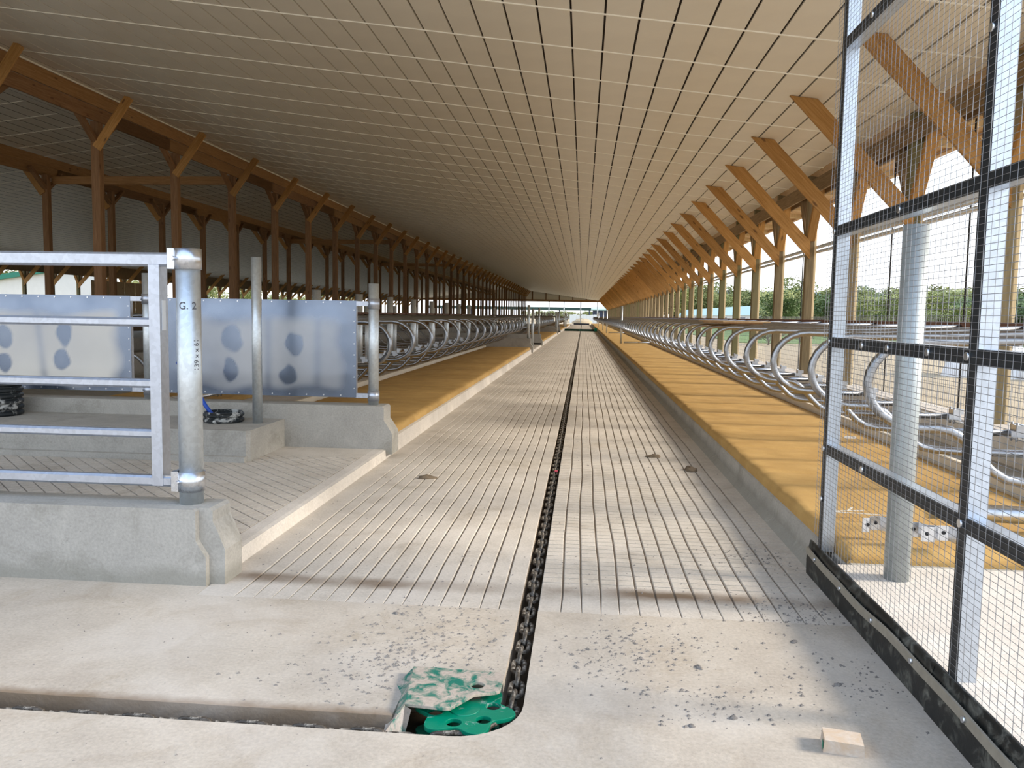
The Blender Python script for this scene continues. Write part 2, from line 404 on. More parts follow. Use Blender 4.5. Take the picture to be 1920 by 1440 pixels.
def grooved(xs, cross=None):
    g = MB(); n = len(xs)-1; hw = .0065; dp = .012
    for i in range(n):
        lead = 4.15
        segs = []
        ys = ysamp(lead)
        if cross:
            c0, c1, st = cross
            cuts = []; y = c0
            while y < c1: cuts.append(y); y += st*(1+.05*random.uniform(-1,1))
            pieces = [[q for q in ys if q < cuts[0]-.02]+[cuts[0]-.004]]
            for a, bb in zip(cuts, cuts[1:]): pieces.append([a+.004, bb-.004])
            pieces.append([cuts[-1]+.004]+[q for q in ys if q > cuts[-1]+.02])
        else: pieces = [ys]
        for pc in pieces:
            base = len(g.v)
            for y in pc:
                sh = (xs[i]+xs[i+1])*.004 if cross else 0
                gw = hw*min(1, max(0, (y-4.05-.12*noise.noise((i*2.1,1,2)))/.45)) if i > 0 else 0
                gw2 = hw*min(1, max(0, (y-4.05-.12*noise.noise(((i+1)*2.1,1,2)))/.45)) if i < n-1 else 0
                xl = xs[i]+(wob(i, y) if i > 0 else 0); xr = xs[i+1]+(wob(i+1, y) if i < n-1 else 0)
                g.v += [(xl+gw*.7, y, -dp), (xl+gw, y, -.002), (xl+gw+.003, y, 0), (xr-gw2-.003, y, 0), (xr-gw2, y, -.002), (xr-gw2*.7, y, -dp)]
            for k in range(len(pc)-1):
                for j in range(5):
                    a = base+k*6+j; g.face((a, a+1, a+7, a+6)[::-1])
            g.face(tuple(base+j for j in range(6))); e0 = base+(len(pc)-1)*6; g.face(tuple(e0+j for j in reversed(range(6))))
    return g
xsL = [-2.07]+[-1.86+.1035*i for i in range(15)]+[-.30]
xsR = [-.20]+[-.085+.105*i for i in range(14)]+[1.5]
stuff(grooved(xsL).build('grooved_slab', M['pads'], floor))
stuff(grooved(xsR, (4.62, 10.2, .09)).build('grooved_slab', M['pads'], floor))

# raised cross-over with a diamond grooved top, kerb along the alley
def crossover(y0, y1, name, diamonds):
    t = MB(); t.box(-7.05, CX, y0, y1, -.16, .088)
    o = struct(t.build(name, M['groove'] if diamonds else M['curb']))
    k = MB(); k.extr([(CX, -.1), (CX+.012, -.1), (CX+.012, .005), (CX+.004, .094), (CX-.03, .1), (CX-.12, .1), (CX-.12, .05)][::-1], y0, y1)
    k.build('kerb_face', M['curb'], o)
    d = MB()
    if diamonds:
        s = .108; r2 = math.sqrt(.5)
        for i in range(-80, 80):
            for j in range(-80, 80):
                cx = -3.6+(i*s-j*s)*r2; cy = 6.2+(i*s+j*s)*r2
                if not (-6.6 < cx < CX-.05 and y0-.1 < cy < y1+.1): continue
                h = (s-.011)/2*math.sqrt(2)
                P = [(cx+h, cy), (cx, cy+h), (cx-h, cy), (cx, cy-h)]
                P = clip_poly(P, -6.6, CX-.13, y0, y1-.55)
                if len(P) >= 3: d.prism(P, .086, .1)
        d.box(-7.05, CX-.12, y1-.55, y1, .086, .1)
    else: d.box(-7.05, CX-.12, y0, y1, .086, .1)
    stuff(d.build('diamond_grooved_top', M['pads'], o))
    return o
crossover(4.40, 8.42, 'floor_crossover', True)
crossover(33.0, 40.6, 'floor_crossover_far', False)
crossover(66.0, 73.6, 'floor_crossover_far', False)
crossover(99.0, 106.0, 'floor_crossover_far', False)

# beds (slabs under the mattresses)
for (a, bb) in BEDS:
    s = MB(); s.extr([(CX+.012,-.15),(CX+.012,.01),(CX,.17),(CX-.03,.18),(-7.02,.18),(-7.05,.17),(-7.05,-.15)][::-1], a, bb)
    struct(s.build('trim_bed_kerb', M['curb']))
s = MB(); s.extr([(CXR-.07,-.1),(CXR-.07,0),(CXR-.012,.045),(CXR,.175),(CXR+.03,.19),(4.15,.185),(4.15,-.1)], 4.55, YEND)
struct(s.build('trim_bed_kerb_right', M['wall']))
s = MB(); s.box(1.44, 7.5, -6, 4.55, -.2, .20); struct(s.build('floor_platform', M['curb']))
s = MB(); s.box(4.12, 4.50, 4.55, YEND, -.3, .50); struct(s.build('wall_right', M['curb']))

# mattress strips with stitched dents
def mattress(name, x0, x1, y0, y1, z, label, loc_group=None, dent0=0, seam=1.22):
    """x0 is the alley side, x1 the head side (either direction)."""
    sg = 1 if x1 > x0 else -1; w = abs(x1-x0)
    us = [0, .0, .012, .04, .08, .13, .25, .5, .8, 1.1, 1.4, w-.08, w-.02, w]
    zz = [0, .045, .068, .080, .084, .084, .082, .08, .08, .08, .08, .08, .07, 0]
    ys = []; y = y0
    while y < y1: ys.append(y); y += .05 if y < 22 else (.3 if y < 45 else 2)
    ys.append(y1)
    b = MB(); k = len(us)
    for y in ys:
        dd = abs(((y-dent0) % seam)-seam/2); dd = seam/2-dd
        d1 = .018*math.exp(-(dd/.028)**2) if y < 45 else 0
        d3 = abs(((y-dent0) % (seam/3))-seam/6); d3 = seam/6-d3
        d2 = .004*math.exp(-(d3/.02)**2) if y < 45 else 0
        end = min(1, max(0, (y-y0)/.10))**.5 if y0 < 12 else 1
        for i in range(k):
            n = noise.noise((us[i]*2.5, y*2.2, 1.7)); n2 = noise.noise((us[i]*12, y*9, 4.7))
            h = zz[i]*(.35+.65*end) if i not in (0, k-1) else 0
            fw = .010*n2 if 1 <= i <= 5 else .003*n2
            zzv = z+h+(h > .05)*(.006*n+fw-(d1+d2)*(1 if i < 12 else .3))
            xv = x0+sg*(us[i]-(.012*noise.noise((3.3, y*7, .2)) if i in (1, 2) else 0))
            b.v.append((xv, y, zzv))
    for r in range(len(ys)-1):
        for i in range(k-1):
            q = (r*k+i, r*k+i+1, (r+1)*k+i+1, (r+1)*k+i)
            b.face(q if sg > 0 else q[::-1], 0, True)
    b.face(tuple(range(k))[::-1] if sg < 0 else tuple(range(k))); e0 = (len(ys)-1)*k; b.face(tuple(e0+i for i in range(k)))
    return tag(b.build(name, M['mat']), label, 'mattress', loc_group)
mattress('stall_mattress', 1.515, 3.27, 4.62, 150, .182, 'long mustard-yellow stall mattress along the right kerb, sunlit and stitched', None, 6.95, 1.35)
BN = ['nearest', 'second', 'third', 'farthest']
for i, (a, bb) in enumerate(BEDS):
    mattress('stall_mattress', CX-.035, -3.88, a+.28, bb-.25, .18, 'shaded mustard-brown stall mattress along the left kerb, %s of the four on that side' % BN[i], None, 9.0, 1.35)
    mattress('stall_mattress', -7.02, -5.2, a+.28, bb-.25, .18, 'mustard-brown mattress of the back stall row behind the dividers, %s along the left' % BN[i], None, 9.0, 1.35)
# brisket boards at the head of the mattresses
b = MB(); b.box(3.28, 3.33, 4.9, 150, .20, .345)
tag(b.build('brisket_board', M['cream']), 'long cream brisket board edging the right mattress under the loops', 'board')
b = MB(); b.box(-3.95, -3.90, 8.7, 32.7, .18, .32)
tag(b.build('brisket_board', M['cream']), 'long cream brisket board edging the nearest left mattress under the loops', 'board')

# ------------------------------------------------------------------ ceiling
cg = MB()
for (xa, xb) in ((5.38, -13.5), (-13.5, -32.4)):
    for za, zb in ((.035, .10),):
        cg.quad((xa, RY0, zc(xa)+.03), (xa, YEND, zc(xa)+.03), (xb, YEND, zc(xb)+.03), (xb, RY0, zc(xb)+.03))
        cg.quad((xa, RY0, zc(xa)+.12), (xb, RY0, zc(xb)+.12), (xb, YEND, zc(xb)+.12), (xa, YEND, zc(xa)+.12))
ceiling = struct(cg.build('ceiling', M['gap']))
PW, PL, GAP = .372, 1.24, .022
slope = math.atan(.127)
cells = []
r0 = 5.4-PL*1
nx = 39
for r in range(int((YEND-r0)/PL)+1):
    for c in range(nx):
        x = 4.25-PW*(c+.5); y = r0+PL*(r+.5)
        if y+PL/2 > YEND: continue
        cells.append((x, y))
pm = MB(); pm.box(-(PW-GAP)/2, (PW-GAP)/2, -PL/2, PL/2, 0, .024); panel_me = pm.mesh('panel', M['panel'])
def projpx(x, y, z):
    d = Vector((x, y, z-1.55)); q = d.dot(_f)
    if q < .5: return None
    return 960+FPX*d.dot(_R)/q, 720-FPX*d.dot(_U)/q, q
vis = []
rest = []
for (x, y) in cells:
    p = projpx(x, y, zc(x))
    if p and -80 < p[0] < 2000 and -60 < p[1] < 1440: vis.append((p[2], x, y))
    else: rest.append((x, y))
vis.sort()
for k, (d, x, y) in enumerate(vis):
    if k < 300:
        o = ob('panel', panel_me, ceiling, (x, y, zc(x)), (0, slope, 0))
    else: rest.append((x, y))
pr = MB()
for (x, y) in rest:
    a = x-(PW-GAP)/2; c = x+(PW-GAP)/2
    n = len(pr.v)
    for (px, dz) in ((a, 0), (c, 0), (c, .02), (a, .02)):
        for yy in (y-PL/2, y+PL/2): pr.v.append((px, yy, zc(px)+dz))
    for i in range(4):
        j = (i+1) % 4
        if i == 2: continue
        pr.face((n+2*i, n+2*i+1, n+2*j+1, n+2*j))
# the far slope and the strip over the feed lane
x = 4.25-PW*nx
while x > -31.4:
    a, c = x-PW+GAP, x
    if a < -13.5 < c:
        for u, v in ((a, -13.5), (-13.5, c)): pr.quad((u, RY0, zc(u)), (u, YEND, zc(u)), (v, YEND, zc(v)), (v, RY0, zc(v)))
    else:
        pr.quad((a, RY0, zc(a)), (a, YEND, zc(a)), (c, YEND, zc(c)), (c, RY0, zc(c)))
    x -= PW
stuff(pr.build('panel_field', M['panel'], ceiling))
bm_ = MB()
xa, xb = 4.25, 4.25-PW*nx
n0 = []
def batten_mesh(xa, xb):
    b = MB(); prof = [(-.016, .0), (-.010, -.011), (.010, -.011), (.016, .0)]
    L = (xa-xb)/math.cos(slope)
    b.extr(prof, -L/2, L/2, 'X'); return b.mesh('batten', M['batten'])
bme = batten_mesh(xa, xb); bme2 = batten_mesh(-13.6, -31.3)
for r in range(int((YEND-r0)/PL)+1):
    xm = (xa+xb)/2
    ob('batten', bme, ceiling, (xm, r0+PL*r, zc(xm)), (0, slope, 0))
for r in range(1, int((YEND-r0)/PL)+1):
    xm = (-13.6-31.3)/2
    ob('batten', bme2, ceiling, (xm, r0+PL*r, zc(xm)), (0, -slope, 0))
b = MB(); b.extr([(4.25, zc(4.25)), (5.34, zc(5.34)), (5.34, zc(5.34)-.06), (5.40, zc(5.4)-.07), (5.40, zc(5.4)+.16), (4.25, zc(4.25)+.02)], RY0, YEND)
b.build('eave_soffit', M['ply'], ceiling)
b = MB(); y = RY0+.6
while y < YEND:
    b.extr([(4.46, zc(4.46)-.10), (5.34, zc(5.34)-.10), (5.34, zc(5.34)), (4.46, zc(4.46))], y, y+.04); y += 1.22
stuff(b.build('soffit_lookouts', M['nailer'], ceiling))
b = MB(); b.box(-32.0, -31.3, RY0, YEND, 4.22, 4.36); b.build('eave_soffit', M['beam'], ceiling)

# ------------------------------------------------------------------ right side wall: posts, braces, beams
XP = 4.32; RP0, RPS = 8.87, 2.46
def wall_post(name, sgn, x, label, group=None):
    t = thing(name, label, 'post', (x, 0, 0), group)
    board('post', (0,0,.3 if sgn > 0 else -.1), (0,0,4.3), .15, .14, M['post'], t)
    board('nailer', (sgn*.095,.01,.3 if sgn > 0 else -.1), (sgn*.095,.01,3.95), .04, .15, M['nailer'], t)  # sunlit outer edge of the post put into a lighter wood colour
    zt = 4.83-.127*(x-1.66) if sgn > 0 else zc(x)-.5
    # long knee brace up to the ceiling, a wide plank with a level top
    xt0, xt1 = -1.68, -1.32
    w = .26; b = MB()
    P = [(-.02, 2.72), (-.02, 3.05), (xt1, zc(4.32+xt1)-.005 if True else 0), (xt0, zc(4.32+xt0)-.005)]
    P = [(sgn*p, q) for p, q in P]
    b.extr(P if sgn > 0 else P[::-1], -.112, -.072)
    # local frame with the grain along the plank
    L = Vector((sgn*(-1.5), 0, 1.58)); me = b.mesh('knee_brace', M['brace'])
    z = L.normalized(); y = Vector((0,1,0)); xx = y.cross(z); mt = Matrix((xx, y, z)).transposed().to_4x4()
    me.transform(mt.inverted()); o = ob('knee_brace', me, t); o.matrix_local = mt
    for s in (-1, 1):
        board('wind_brace', (0, s*.05, 3.08), (0, s*.62, 4.05), .09, .15, M['brace'] if s < 0 else M['beam'], t, side=(1,0,0))
    return t
proto = None; k = 2; y = RP0-RPS
posts_y = []
while y < YEND-.5:
    i = k-2
    if k <= 2: lab = 'brown wall post just beyond the right picture edge, its knee brace in view'
    if i >= 1 and i <= 40: lab = 'brown wall post with orange knee brace, %s from the right picture edge' % nth(i)
    elif i > 40: lab = 'small distant brown wall post with knee brace near the far right end'
    g = 'wooden posts of the open right side wall'
    if proto is None: proto = wall_post('wall_post', 1, XP, lab, g); proto.location = (XP, y, 0)
    else: dup(proto, (XP, y, 0), lab, g)
    posts_y.append(y); y += RPS; k += 1
t = thing('eave_beam', 'long weathered eave beam running along the tops of the right wall posts', 'beam')
for j in range(0, 12):
    ya = RY0+j*12.7; yb = min(ya+12.7, YEND)
    board('beam_board', (4.225, ya, 4.02), (4.225, yb, 4.02), .27, .045, M['beam'], t, side=(1,0,0))
    board('beam_board', (4.42, ya+.6, 4.02), (4.42, min(yb+.6, YEND), 4.02), .27, .045, M['beam'], t, side=(1,0,0))
t = thing('curtain_roller', 'grey double pipe of the rolled curtain running along the right wall posts', 'pipe')
b = MB(); b.tube([(4.47, 6, 2.95), (4.47, YEND, 2.95)], .035, 10); b.build('pipe', M['galv'], t)
b = MB(); b.tube([(4.47, 6, 2.86), (4.47, YEND, 2.86)], .03, 10); b.build('pipe', M['galv'], t)
cme = None
for i in range(1, 18):
    yy = RP0+RPS*(i-.45)
    b = MB(); b.tube([(4.56, 0, .3), (4.56, 0, 4.1)], .012 if i % 3 else .03, 6)
    o = b.build('hanging_rope', M['black'], None, (0, yy, 0))
    tag(o, 'black upright rope outside the right wall, in the %s bay' % nth(i), 'rope', 'ropes outside the right wall')
b = MB(); yy = 5.5
while yy < 60:
    b.tube([(4.40, yy, .45), (4.40, yy, 1.62)], .0022, 4, caps=False); yy += .055 if yy < 20 else .11
z = .5
while z < 1.63: b.tube([(4.40, 5.5, z), (4.40, 60, z)], .0022, 4, caps=False); z += .1
o = b.build('wall_wire_netting', M['wire']); stuff(o); tag(o, 'fine wire netting along the foot of the open right wall', 'netting')

# ------------------------------------------------------------------ loop dividers
LP = [(2.18,1.50),(1.6,1.475),(1.0,1.45),(.55,1.435)]
LOOPC = (.30, 1.172, .263)
def loop_path():
    P = list(LP)+[(.40,1.432)]
    cx, cz, r = LOOPC
    for i in range(13):
        a = math.pi/2+math.pi*i/12; P.append((cx+.30*math.cos(a), cz+r*math.sin(a)))
    P += [(.42,.908),(.50,.895),(.56,.86),(.62,.80),(.69,.72),(.76,.65),(.84,.605),(.94,.588),(1.1,.58),(1.6,.575),(2.10,.57)]
    return P
def loop_thing(sgn, label, group, xn):
    t = thing('stall_divider', label, 'divider', (xn, 0, 0), group)
    b = MB(); b.tube([(sgn*u, 0, z) for u, z in loop_path()], .029, 10)
    b.build('loop_tube', M['loop'], t)
    b = MB()
    b.box(sgn*2.13-.06, sgn*2.13+.06, -.07, .07, .545, .60); b.box(sgn*2.17-.05, sgn*2.17+.05, -.06, .06, .60, .65)
    for s in (-1, 1): b.tube([(sgn*2.13, s*.045, .50), (sgn*2.13, s*.045, .67)], .012, 6)
    b.build('clamp', M['galv'], t)
    b = MB(); b.box(sgn*2.18-.02, sgn*2.18+.02, -.02, .02, 1.46, 1.56); b.build('clip', M['rust'], t)
    return t
XN, XNL = 1.735, -2.30
LY0, LST = 5.09, 1.232
GR = 'looped dividers of the right stall row'
p0 = loop_thing(1, 'galvanised looped stall divider behind the wire mesh, first from the mesh screen', GR, XN); p0.location = (XN, LY0, 0)
i = 1
while LY0+LST*i < 147:
    if i < 45: lab = 'galvanised looped stall divider over the sunlit mattress, %s from the mesh screen' % nth(i+1)
    else: lab = 'tiny distant looped stall divider at the far end of the right row'
    dup(p0, (XN, LY0+LST*i, 0), lab, GR); i += 1
b = MB(); b.tube([(3.92, 4.6, 1.53), (3.92, 148, 1.53)], .028, 8)
tag(b.build('neck_rail', M['rust']), 'long rusty brown rail along the tops of the right stall loops', 'rail')
b = MB(); b.tube([(3.95, 4.6, .52), (3.95, 148, .52)], .025, 8)
tag(b.build('stall_rail', M['galv']), 'long low galvanised rail clamped to the right stall loops', 'rail')
GL = 'looped dividers of the nearest left stall row'
p1 = None
ns = 0
for bi, (a, bb) in enumerate(BEDS):
    y = a+1.14; j = 0
    while y < bb-1.0:
        if bi == 0: lab = 'dark galvanised looped stall divider facing the alley, %s behind the sheet-metal gate on the left' % nth(j+1); g = GL
        else: lab = 'small distant looped stall divider of the %s left stall row' % ['', 'second', 'third', 'fourth'][bi]; g = 'distant looped dividers of left stall row %d' % (bi+1)
        if p1 is None: p1 = loop_thing(-1, lab, g, XNL); p1.location = (XNL, y, 0)
        else: dup(p1, (XNL, y, 0), lab, g)
        if bi < 2:
            d = dup(p0, (-6.85, y+.1, 0), 'dark looped stall divider of the back left row facing away from the alley', 'looped dividers of the back left row')
        y += 1.35; j += 1
for nm, x, z, r, mt, lab in (('neck_rail', -4.525, 1.53, .028, 'rust', 'long brown rail along the tops of the left stall loops'),
                             ('stall_rail', -4.52, .52, .025, 'galv', 'long low galvanised rail clamped to the left stall loops')):
    for (a, bb), w_ in zip(BEDS, ('nearest', 'second', 'third', 'fourth')):
        b = MB(); b.tube([(x, a+.35, z), (x, bb-.25, z)], r, 8); tag(b.build(nm, M[mt]), lab.replace('left stall', w_+' left stall'), 'rail')
for (a, bb), w_ in zip(BEDS[:2], ('nearest', 'second')):
    for nm, z, r, mt in (('neck_rail', 1.53, .028, 'rust'), ('stall_rail', .52, .025, 'galv')):
        b = MB(); b.tube([(-4.72, a+.35, z), (-4.72, bb-.25, z)], r, 8)
        tag(b.build(nm, M[mt]), '%s rail holding the back row of dividers in the %s left stall block' % ('upper brown' if mt == 'rust' else 'lower galvanised', w_), 'rail')
# galvanised posts standing between the two left rows
pA = cyl_mesh('stall_post', .075, 1.75, M['galvpost']); pB = cyl_mesh('stall_post', .045, 1.55, M['galvpost'], 14)
k = 0; y = 13.8
while y < 33:
    o = ob('stall_post', pA, None, (-4.62, y, .18)); k += 1
    tag(o, 'thick galvanised post at the head of the left stalls, %s from the sheet-metal gate' % nth(k), 'post', 'thick galvanised posts between the left stall rows'); y += 2.7
y = 15.0; k = 0
while y < 33:
    o = ob('stall_post', pB, None, (-4.78, y, .18)); k += 1
    tag(o, 'thin galvanised post behind the left stall loops, %s from the sheet-metal gate' % nth(k), 'post', 'thin galvanised posts between the left stall rows'); y += 2.7
for bi, (a, bb) in enumerate(BEDS[1:]):
    y = a+1.5
    while y < bb:
        o = ob('stall_post', pA, None, (-4.62, y, .18)); y += 5.4
        tag(o, 'small distant galvanised post among the far left stalls', 'post', 'distant galvanised stall posts')

# ------------------------------------------------------------------ concrete end walls of the left stalls
def end_wall(y0, y1, z0, z1, label, steps=True):
    b = MB(); X0 = -7.05
    h = z1
    prof = [(X0, z0), (CX+.075, z0), (CX+.075, z0+.22), (CX+.02, z0+.31), (CX-.015, z0+.36), (CX-.015, z1-.02), (CX-.035, z1), (X0, z1)]
    n = len(b.v)
    b.extr(prof[::-1], y0, y1)
    return tag(b.build('stall_end_wall', M['wall']), label, 'wall')
b = MB()
prof = [(-7.05, -.05), (-2.078, -.05), (-2.078, .165), (-2.135, .255), (-2.135, .425), (-2.15, .435), (-7.05, .435)]
b.extr(prof[::-1], 4.285, 4.56)
prof = [(-2.2, -.05), (-1.99, -.05), (-1.985, .20), (-2.03, .31), (-2.055, .36), (-2.055, .42), (-2.075, .437), (-2.2, .437)]
b.extr(prof[::-1], 4.33, 4.56)
nearwall = tag(b.build('stall_end_wall', M['wall']), 'low grey concrete wall in the left foreground with notched end', 'wall')
end_wall(8.40, 8.70, .05, .56, 'low grey concrete wall with notched end under the sheet-metal gates')
end_wall(32.75, 33.0, .05, .62, 'low concrete end wall closing the nearest left mattress, before the far walkway')
end_wall(40.6, 40.85, .05, .62, 'low concrete end wall just past the far left walkway, beside the second mattress')
end_wall(65.75, 66, .05, .62, 'distant low concrete end wall at the far end of the second left mattress')
end_wall(73.6, 73.85, .05, .62, 'distant low concrete end wall at the start of the third left mattress')
# water-trough pad
b = MB(); b.prism([(-7.05, 7.46), (-3.20, 7.46), (-3.17, 7.50), (-3.17, 8.40), (-7.05, 8.40)], .09, .40)
b.prism([(-7.05, 7.40), (-3.19, 7.40), (-3.19, 7.47), (-7.05, 7.47)], .09, .155)
tag(b.build('concrete_pad', M['wall']), 'raised rectangular concrete pad in front of the left gates with pipes on it', 'pad')

# ------------------------------------------------------------------ left foreground: post, tube gate, sheet gates
def collar(t, x, y, z, r, h, arm=None, mat='galv'):
    b = MB(); b.tube([(x, y, z-h/2), (x, y, z+h/2)], r+.008, 24)
    if arm:
        dx = arm; b.box(min(x+dx, x+dx*.5), max(x+dx, x+dx*.5), y-.045, y+.045, z-h/2, z+h/2)
    b.tube([(x-.05, y-r-.02, z), (x-.05, y-r+.03, z)], .012, 8)
    return b.build('collar', M[mat], t)
t = thing('gate_post', 'thick galvanised post on the near left concrete wall, marked by hand, holding the tube gate', 'post', (-2.235, 4.45, .435))
ob('pipe', cyl_mesh('pipe', .067, 1.435, M['galvpost'], 32), t)
for (txt, sz, ax, az, rz) in (('G. 2', .058, .38, 1.135, 0), ('139 x x 61', .042, 1.08, .86, 90)):
    me = text_mesh(txt, sz, M['ink'])
    # wrap the lettering round the pipe
    r = .0675; rot = Matrix.Rotation(math.radians(rz), 4, 'Z'); me.transform(rot)
    for v in me.vertices:
        a = -math.pi/2 + ax + v.co.x/r - .0
        rr = r + v.co.z
        v.co = Vector((rr*math.cos(a), rr*math.sin(a), az+v.co.y))
    ob('handwriting', me, t)['label'] = 'handwritten marker letters on the galvanised post'
t = thing('tube_gate', 'galvanised five-bar tube gate standing on the near left concrete wall', 'gate', (0, 0, 0))
GY = 4.45
for i, (zm, h, xe) in enumerate(((1.83, .078, -2.345), (1.475, .052, -2.43), (1.125, .052, -2.43), (.835, .05, -2.43), (.56, .062, -2.345))):
    b = MB(); c = .012; hh = h/2; d = .03
    b.extr([(GY-d+c, zm-hh), (GY+d-c, zm-hh), (GY+d, zm-hh+c), (GY+d, zm+hh-c), (GY+d-c, zm+hh), (GY-d+c, zm+hh), (GY-d, zm+hh-c), (GY-d, zm-hh+c)], -6.4, xe, 'X')
    b.build('rail', M['gate'], t)
b = MB(); b.box(-2.455, -2.39, GY-.032, GY+.06, .535, 1.80); b.build('stile', M['gate'], t)
b = MB(); b.box(-2.389, -2.3865, GY-.01, GY+.03, 1.43, 1.60); b.build('sticker', M['white'], t)
for zz in (1.835, .565):
    b = MB(); b.box(-2.40, -2.32, GY-.022, GY+.022, zz-.028, zz+.028); b.build('pin', M['galv'], t)
    c = collar(t, -2.235, GY, zz, .067, .115, -.10)
def sheet_gate(x0, x1, z0, z1, y, label, postx, seed, side, spots, seams, strength):
    t = thing('sheet_gate', label, 'gate')
    nx_, nz_ = 130, 60; b = MB(); cream_blotch = []
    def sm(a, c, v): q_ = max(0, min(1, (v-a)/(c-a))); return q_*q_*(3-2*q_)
    def blotch_at(x, z):  # cream amount: fades towards the borders, left out around the spots
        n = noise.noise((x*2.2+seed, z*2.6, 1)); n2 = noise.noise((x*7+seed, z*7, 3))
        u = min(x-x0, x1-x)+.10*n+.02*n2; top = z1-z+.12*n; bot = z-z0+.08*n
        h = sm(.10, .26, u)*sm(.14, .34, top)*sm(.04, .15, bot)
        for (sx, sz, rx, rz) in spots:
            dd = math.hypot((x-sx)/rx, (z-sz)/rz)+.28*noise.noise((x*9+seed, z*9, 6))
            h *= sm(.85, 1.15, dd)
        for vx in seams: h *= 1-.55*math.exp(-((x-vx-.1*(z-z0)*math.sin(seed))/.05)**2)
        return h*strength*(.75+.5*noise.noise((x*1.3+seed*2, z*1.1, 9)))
    def dep(x, z):
        u = min(1, min(x-x0, x1-x)/.25)*min(1, min(z-z0, z1-z)/.25)
        return -.010*u*u*(3-2*u)*(.7+.5*noise.noise((x*1.15+seed, z*1.3, 2)))
    for i in range(nx_+1):
        for j in range(nz_+1):
            x = x0+(x1-x0)*i/nx_; z = z0+(z1-z0)*j/nz_; b.v.append((x, y-.022+dep(x, z), z)); cream_blotch.append(max(0, min(1, blotch_at(x, z))))
    for i in range(nx_):
        for j in range(nz_):
            a = i*(nz_+1)+j; b.face((a, a+nz_+1, a+nz_+2, a+1), 0, True)
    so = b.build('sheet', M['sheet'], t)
    so.data.attributes.new('cream_blotch', 'FLOAT', 'POINT').data.foreach_set('value', cream_blotch)
    f = MB()
    for (a, c, p, q) in ((x0, x1, z1-.045, z1), (x0, x1, z0, z0+.045)): f.box(a, c, y-.018, y+.03, p, q)
    f.box(x0, x0+.045, y-.018, y+.03, z0+.045, z1-.045); f.box(x1-.045, x1, y-.018, y+.03, z0+.045, z1-.045)
    f.box((x0+x1)/2-.02, (x0+x1)/2+.02, y-.012, y+.03, z0+.045, z1-.045)
    f.build('frame', M['gate'], t)
    r = MB(); x = x0+.06
    while x < x1:
        for zz in (z0+.022, z1-.022): r.tube([(x, y-.026, zz), (x, y-.018, zz)], .009, 6)
        x += .19
    z = z0+.1
    while z < z1:
        for xx in (x0+.022, x1-.022): r.tube([(xx, y-.026, z), (xx, y-.018, z)], .007, 6)
        z += .12
    stuff(r.build('rivets', M['galv'], t))
    for zz in (z1-.03, z0+.022):
        a, c = (x1-.01, postx) if side > 0 else (postx, x0+.01)
        h = MB(); h.box(min(a,c), max(a,c), y-.02, y+.02, zz-.025, zz+.025); h.build('hinge_arm', M['gate'], t)
        collar(t, postx, y, zz, .055, .11, None, 'gate')
    return t
GS = 8.55
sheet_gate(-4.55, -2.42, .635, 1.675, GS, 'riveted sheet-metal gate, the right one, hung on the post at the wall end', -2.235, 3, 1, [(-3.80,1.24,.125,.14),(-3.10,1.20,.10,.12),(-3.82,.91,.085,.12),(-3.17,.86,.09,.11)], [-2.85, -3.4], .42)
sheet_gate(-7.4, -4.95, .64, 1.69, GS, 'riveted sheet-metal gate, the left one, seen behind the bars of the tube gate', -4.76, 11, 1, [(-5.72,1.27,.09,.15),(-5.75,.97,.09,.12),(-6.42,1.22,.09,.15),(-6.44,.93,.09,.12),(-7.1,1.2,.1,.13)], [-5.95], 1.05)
pw = cyl_mesh('gate_post', .055, 1.30, M['galvpost'], 24)
tag(ob('gate_post', pw, None, (-2.235, GS, .56)), 'galvanised post at the notched end of the wall carrying the right sheet-metal gate', 'post')
tag(ob('gate_post', cyl_mesh('gate_post', .055, 1.38, M['galvpost'], 24), None, (-4.76, GS, .56)), 'galvanised post between the two sheet-metal gates, seen through the tube gate', 'post')
tag(ob('gate_post', cyl_mesh('gate_post', .050, 1.69, M['galvpost'], 24), None, (-3.31, 8.02, .40)), 'slim galvanised pipe standing on the concrete pad before the right sheet-metal gate', 'post')

# corrugated drain pipes and hose on the pad
def corrugated(x, y, z, r, n, pitch, label):
    b = MB(); prof = []
    for i in range(n):
        z0 = i*pitch
        prof += [(r-.018, z0), (r, z0+pitch*.25), (r, z0+pitch*.6), (r-.018, z0+pitch*.85)]
    prof += [(r-.018, n*pitch), (r-.035, n*pitch), (r-.035, .02)]
    S = 32; k = len(prof)
    for j in range(S):
        a = 2*math.pi*j/S
        for (rr, zz) in prof: b.v.append((rr*math.cos(a), rr*math.sin(a), zz))
    for j in range(S):
        j2 = (j+1) % S
        for i in range(k-1): b.face((j*k+i, j2*k+i, j2*k+i+1, j*k+i+1), 0, i < 0)
    b.face(tuple(j*k+k-1 for j in range(S)))
    return tag(b.build('drain_pipe', M['blackpipe'], None, (x, y, z)), label, 'pipe')
corrugated(-6.20, 8.08, .40, .25, 6, .062, 'tall black corrugated drain pipe stub splashed with cement at the far left')
corrugated(-3.69, 8.06, .40, .205, 2, .055, 'short black corrugated drain pipe stub beside the slim pipe on the pad')
b = MB(); b.tube([(-3.78, 8.0, .47), (-3.86, 8.02, .56), (-3.98, 8.06, .72), (-4.10, 8.1, .88), (-4.22, 8.14, 1.0)], .020, 10)
tag(b.build('hose', M['blue']), 'blue hose sticking up out of the short corrugated pipe stub', 'hose')

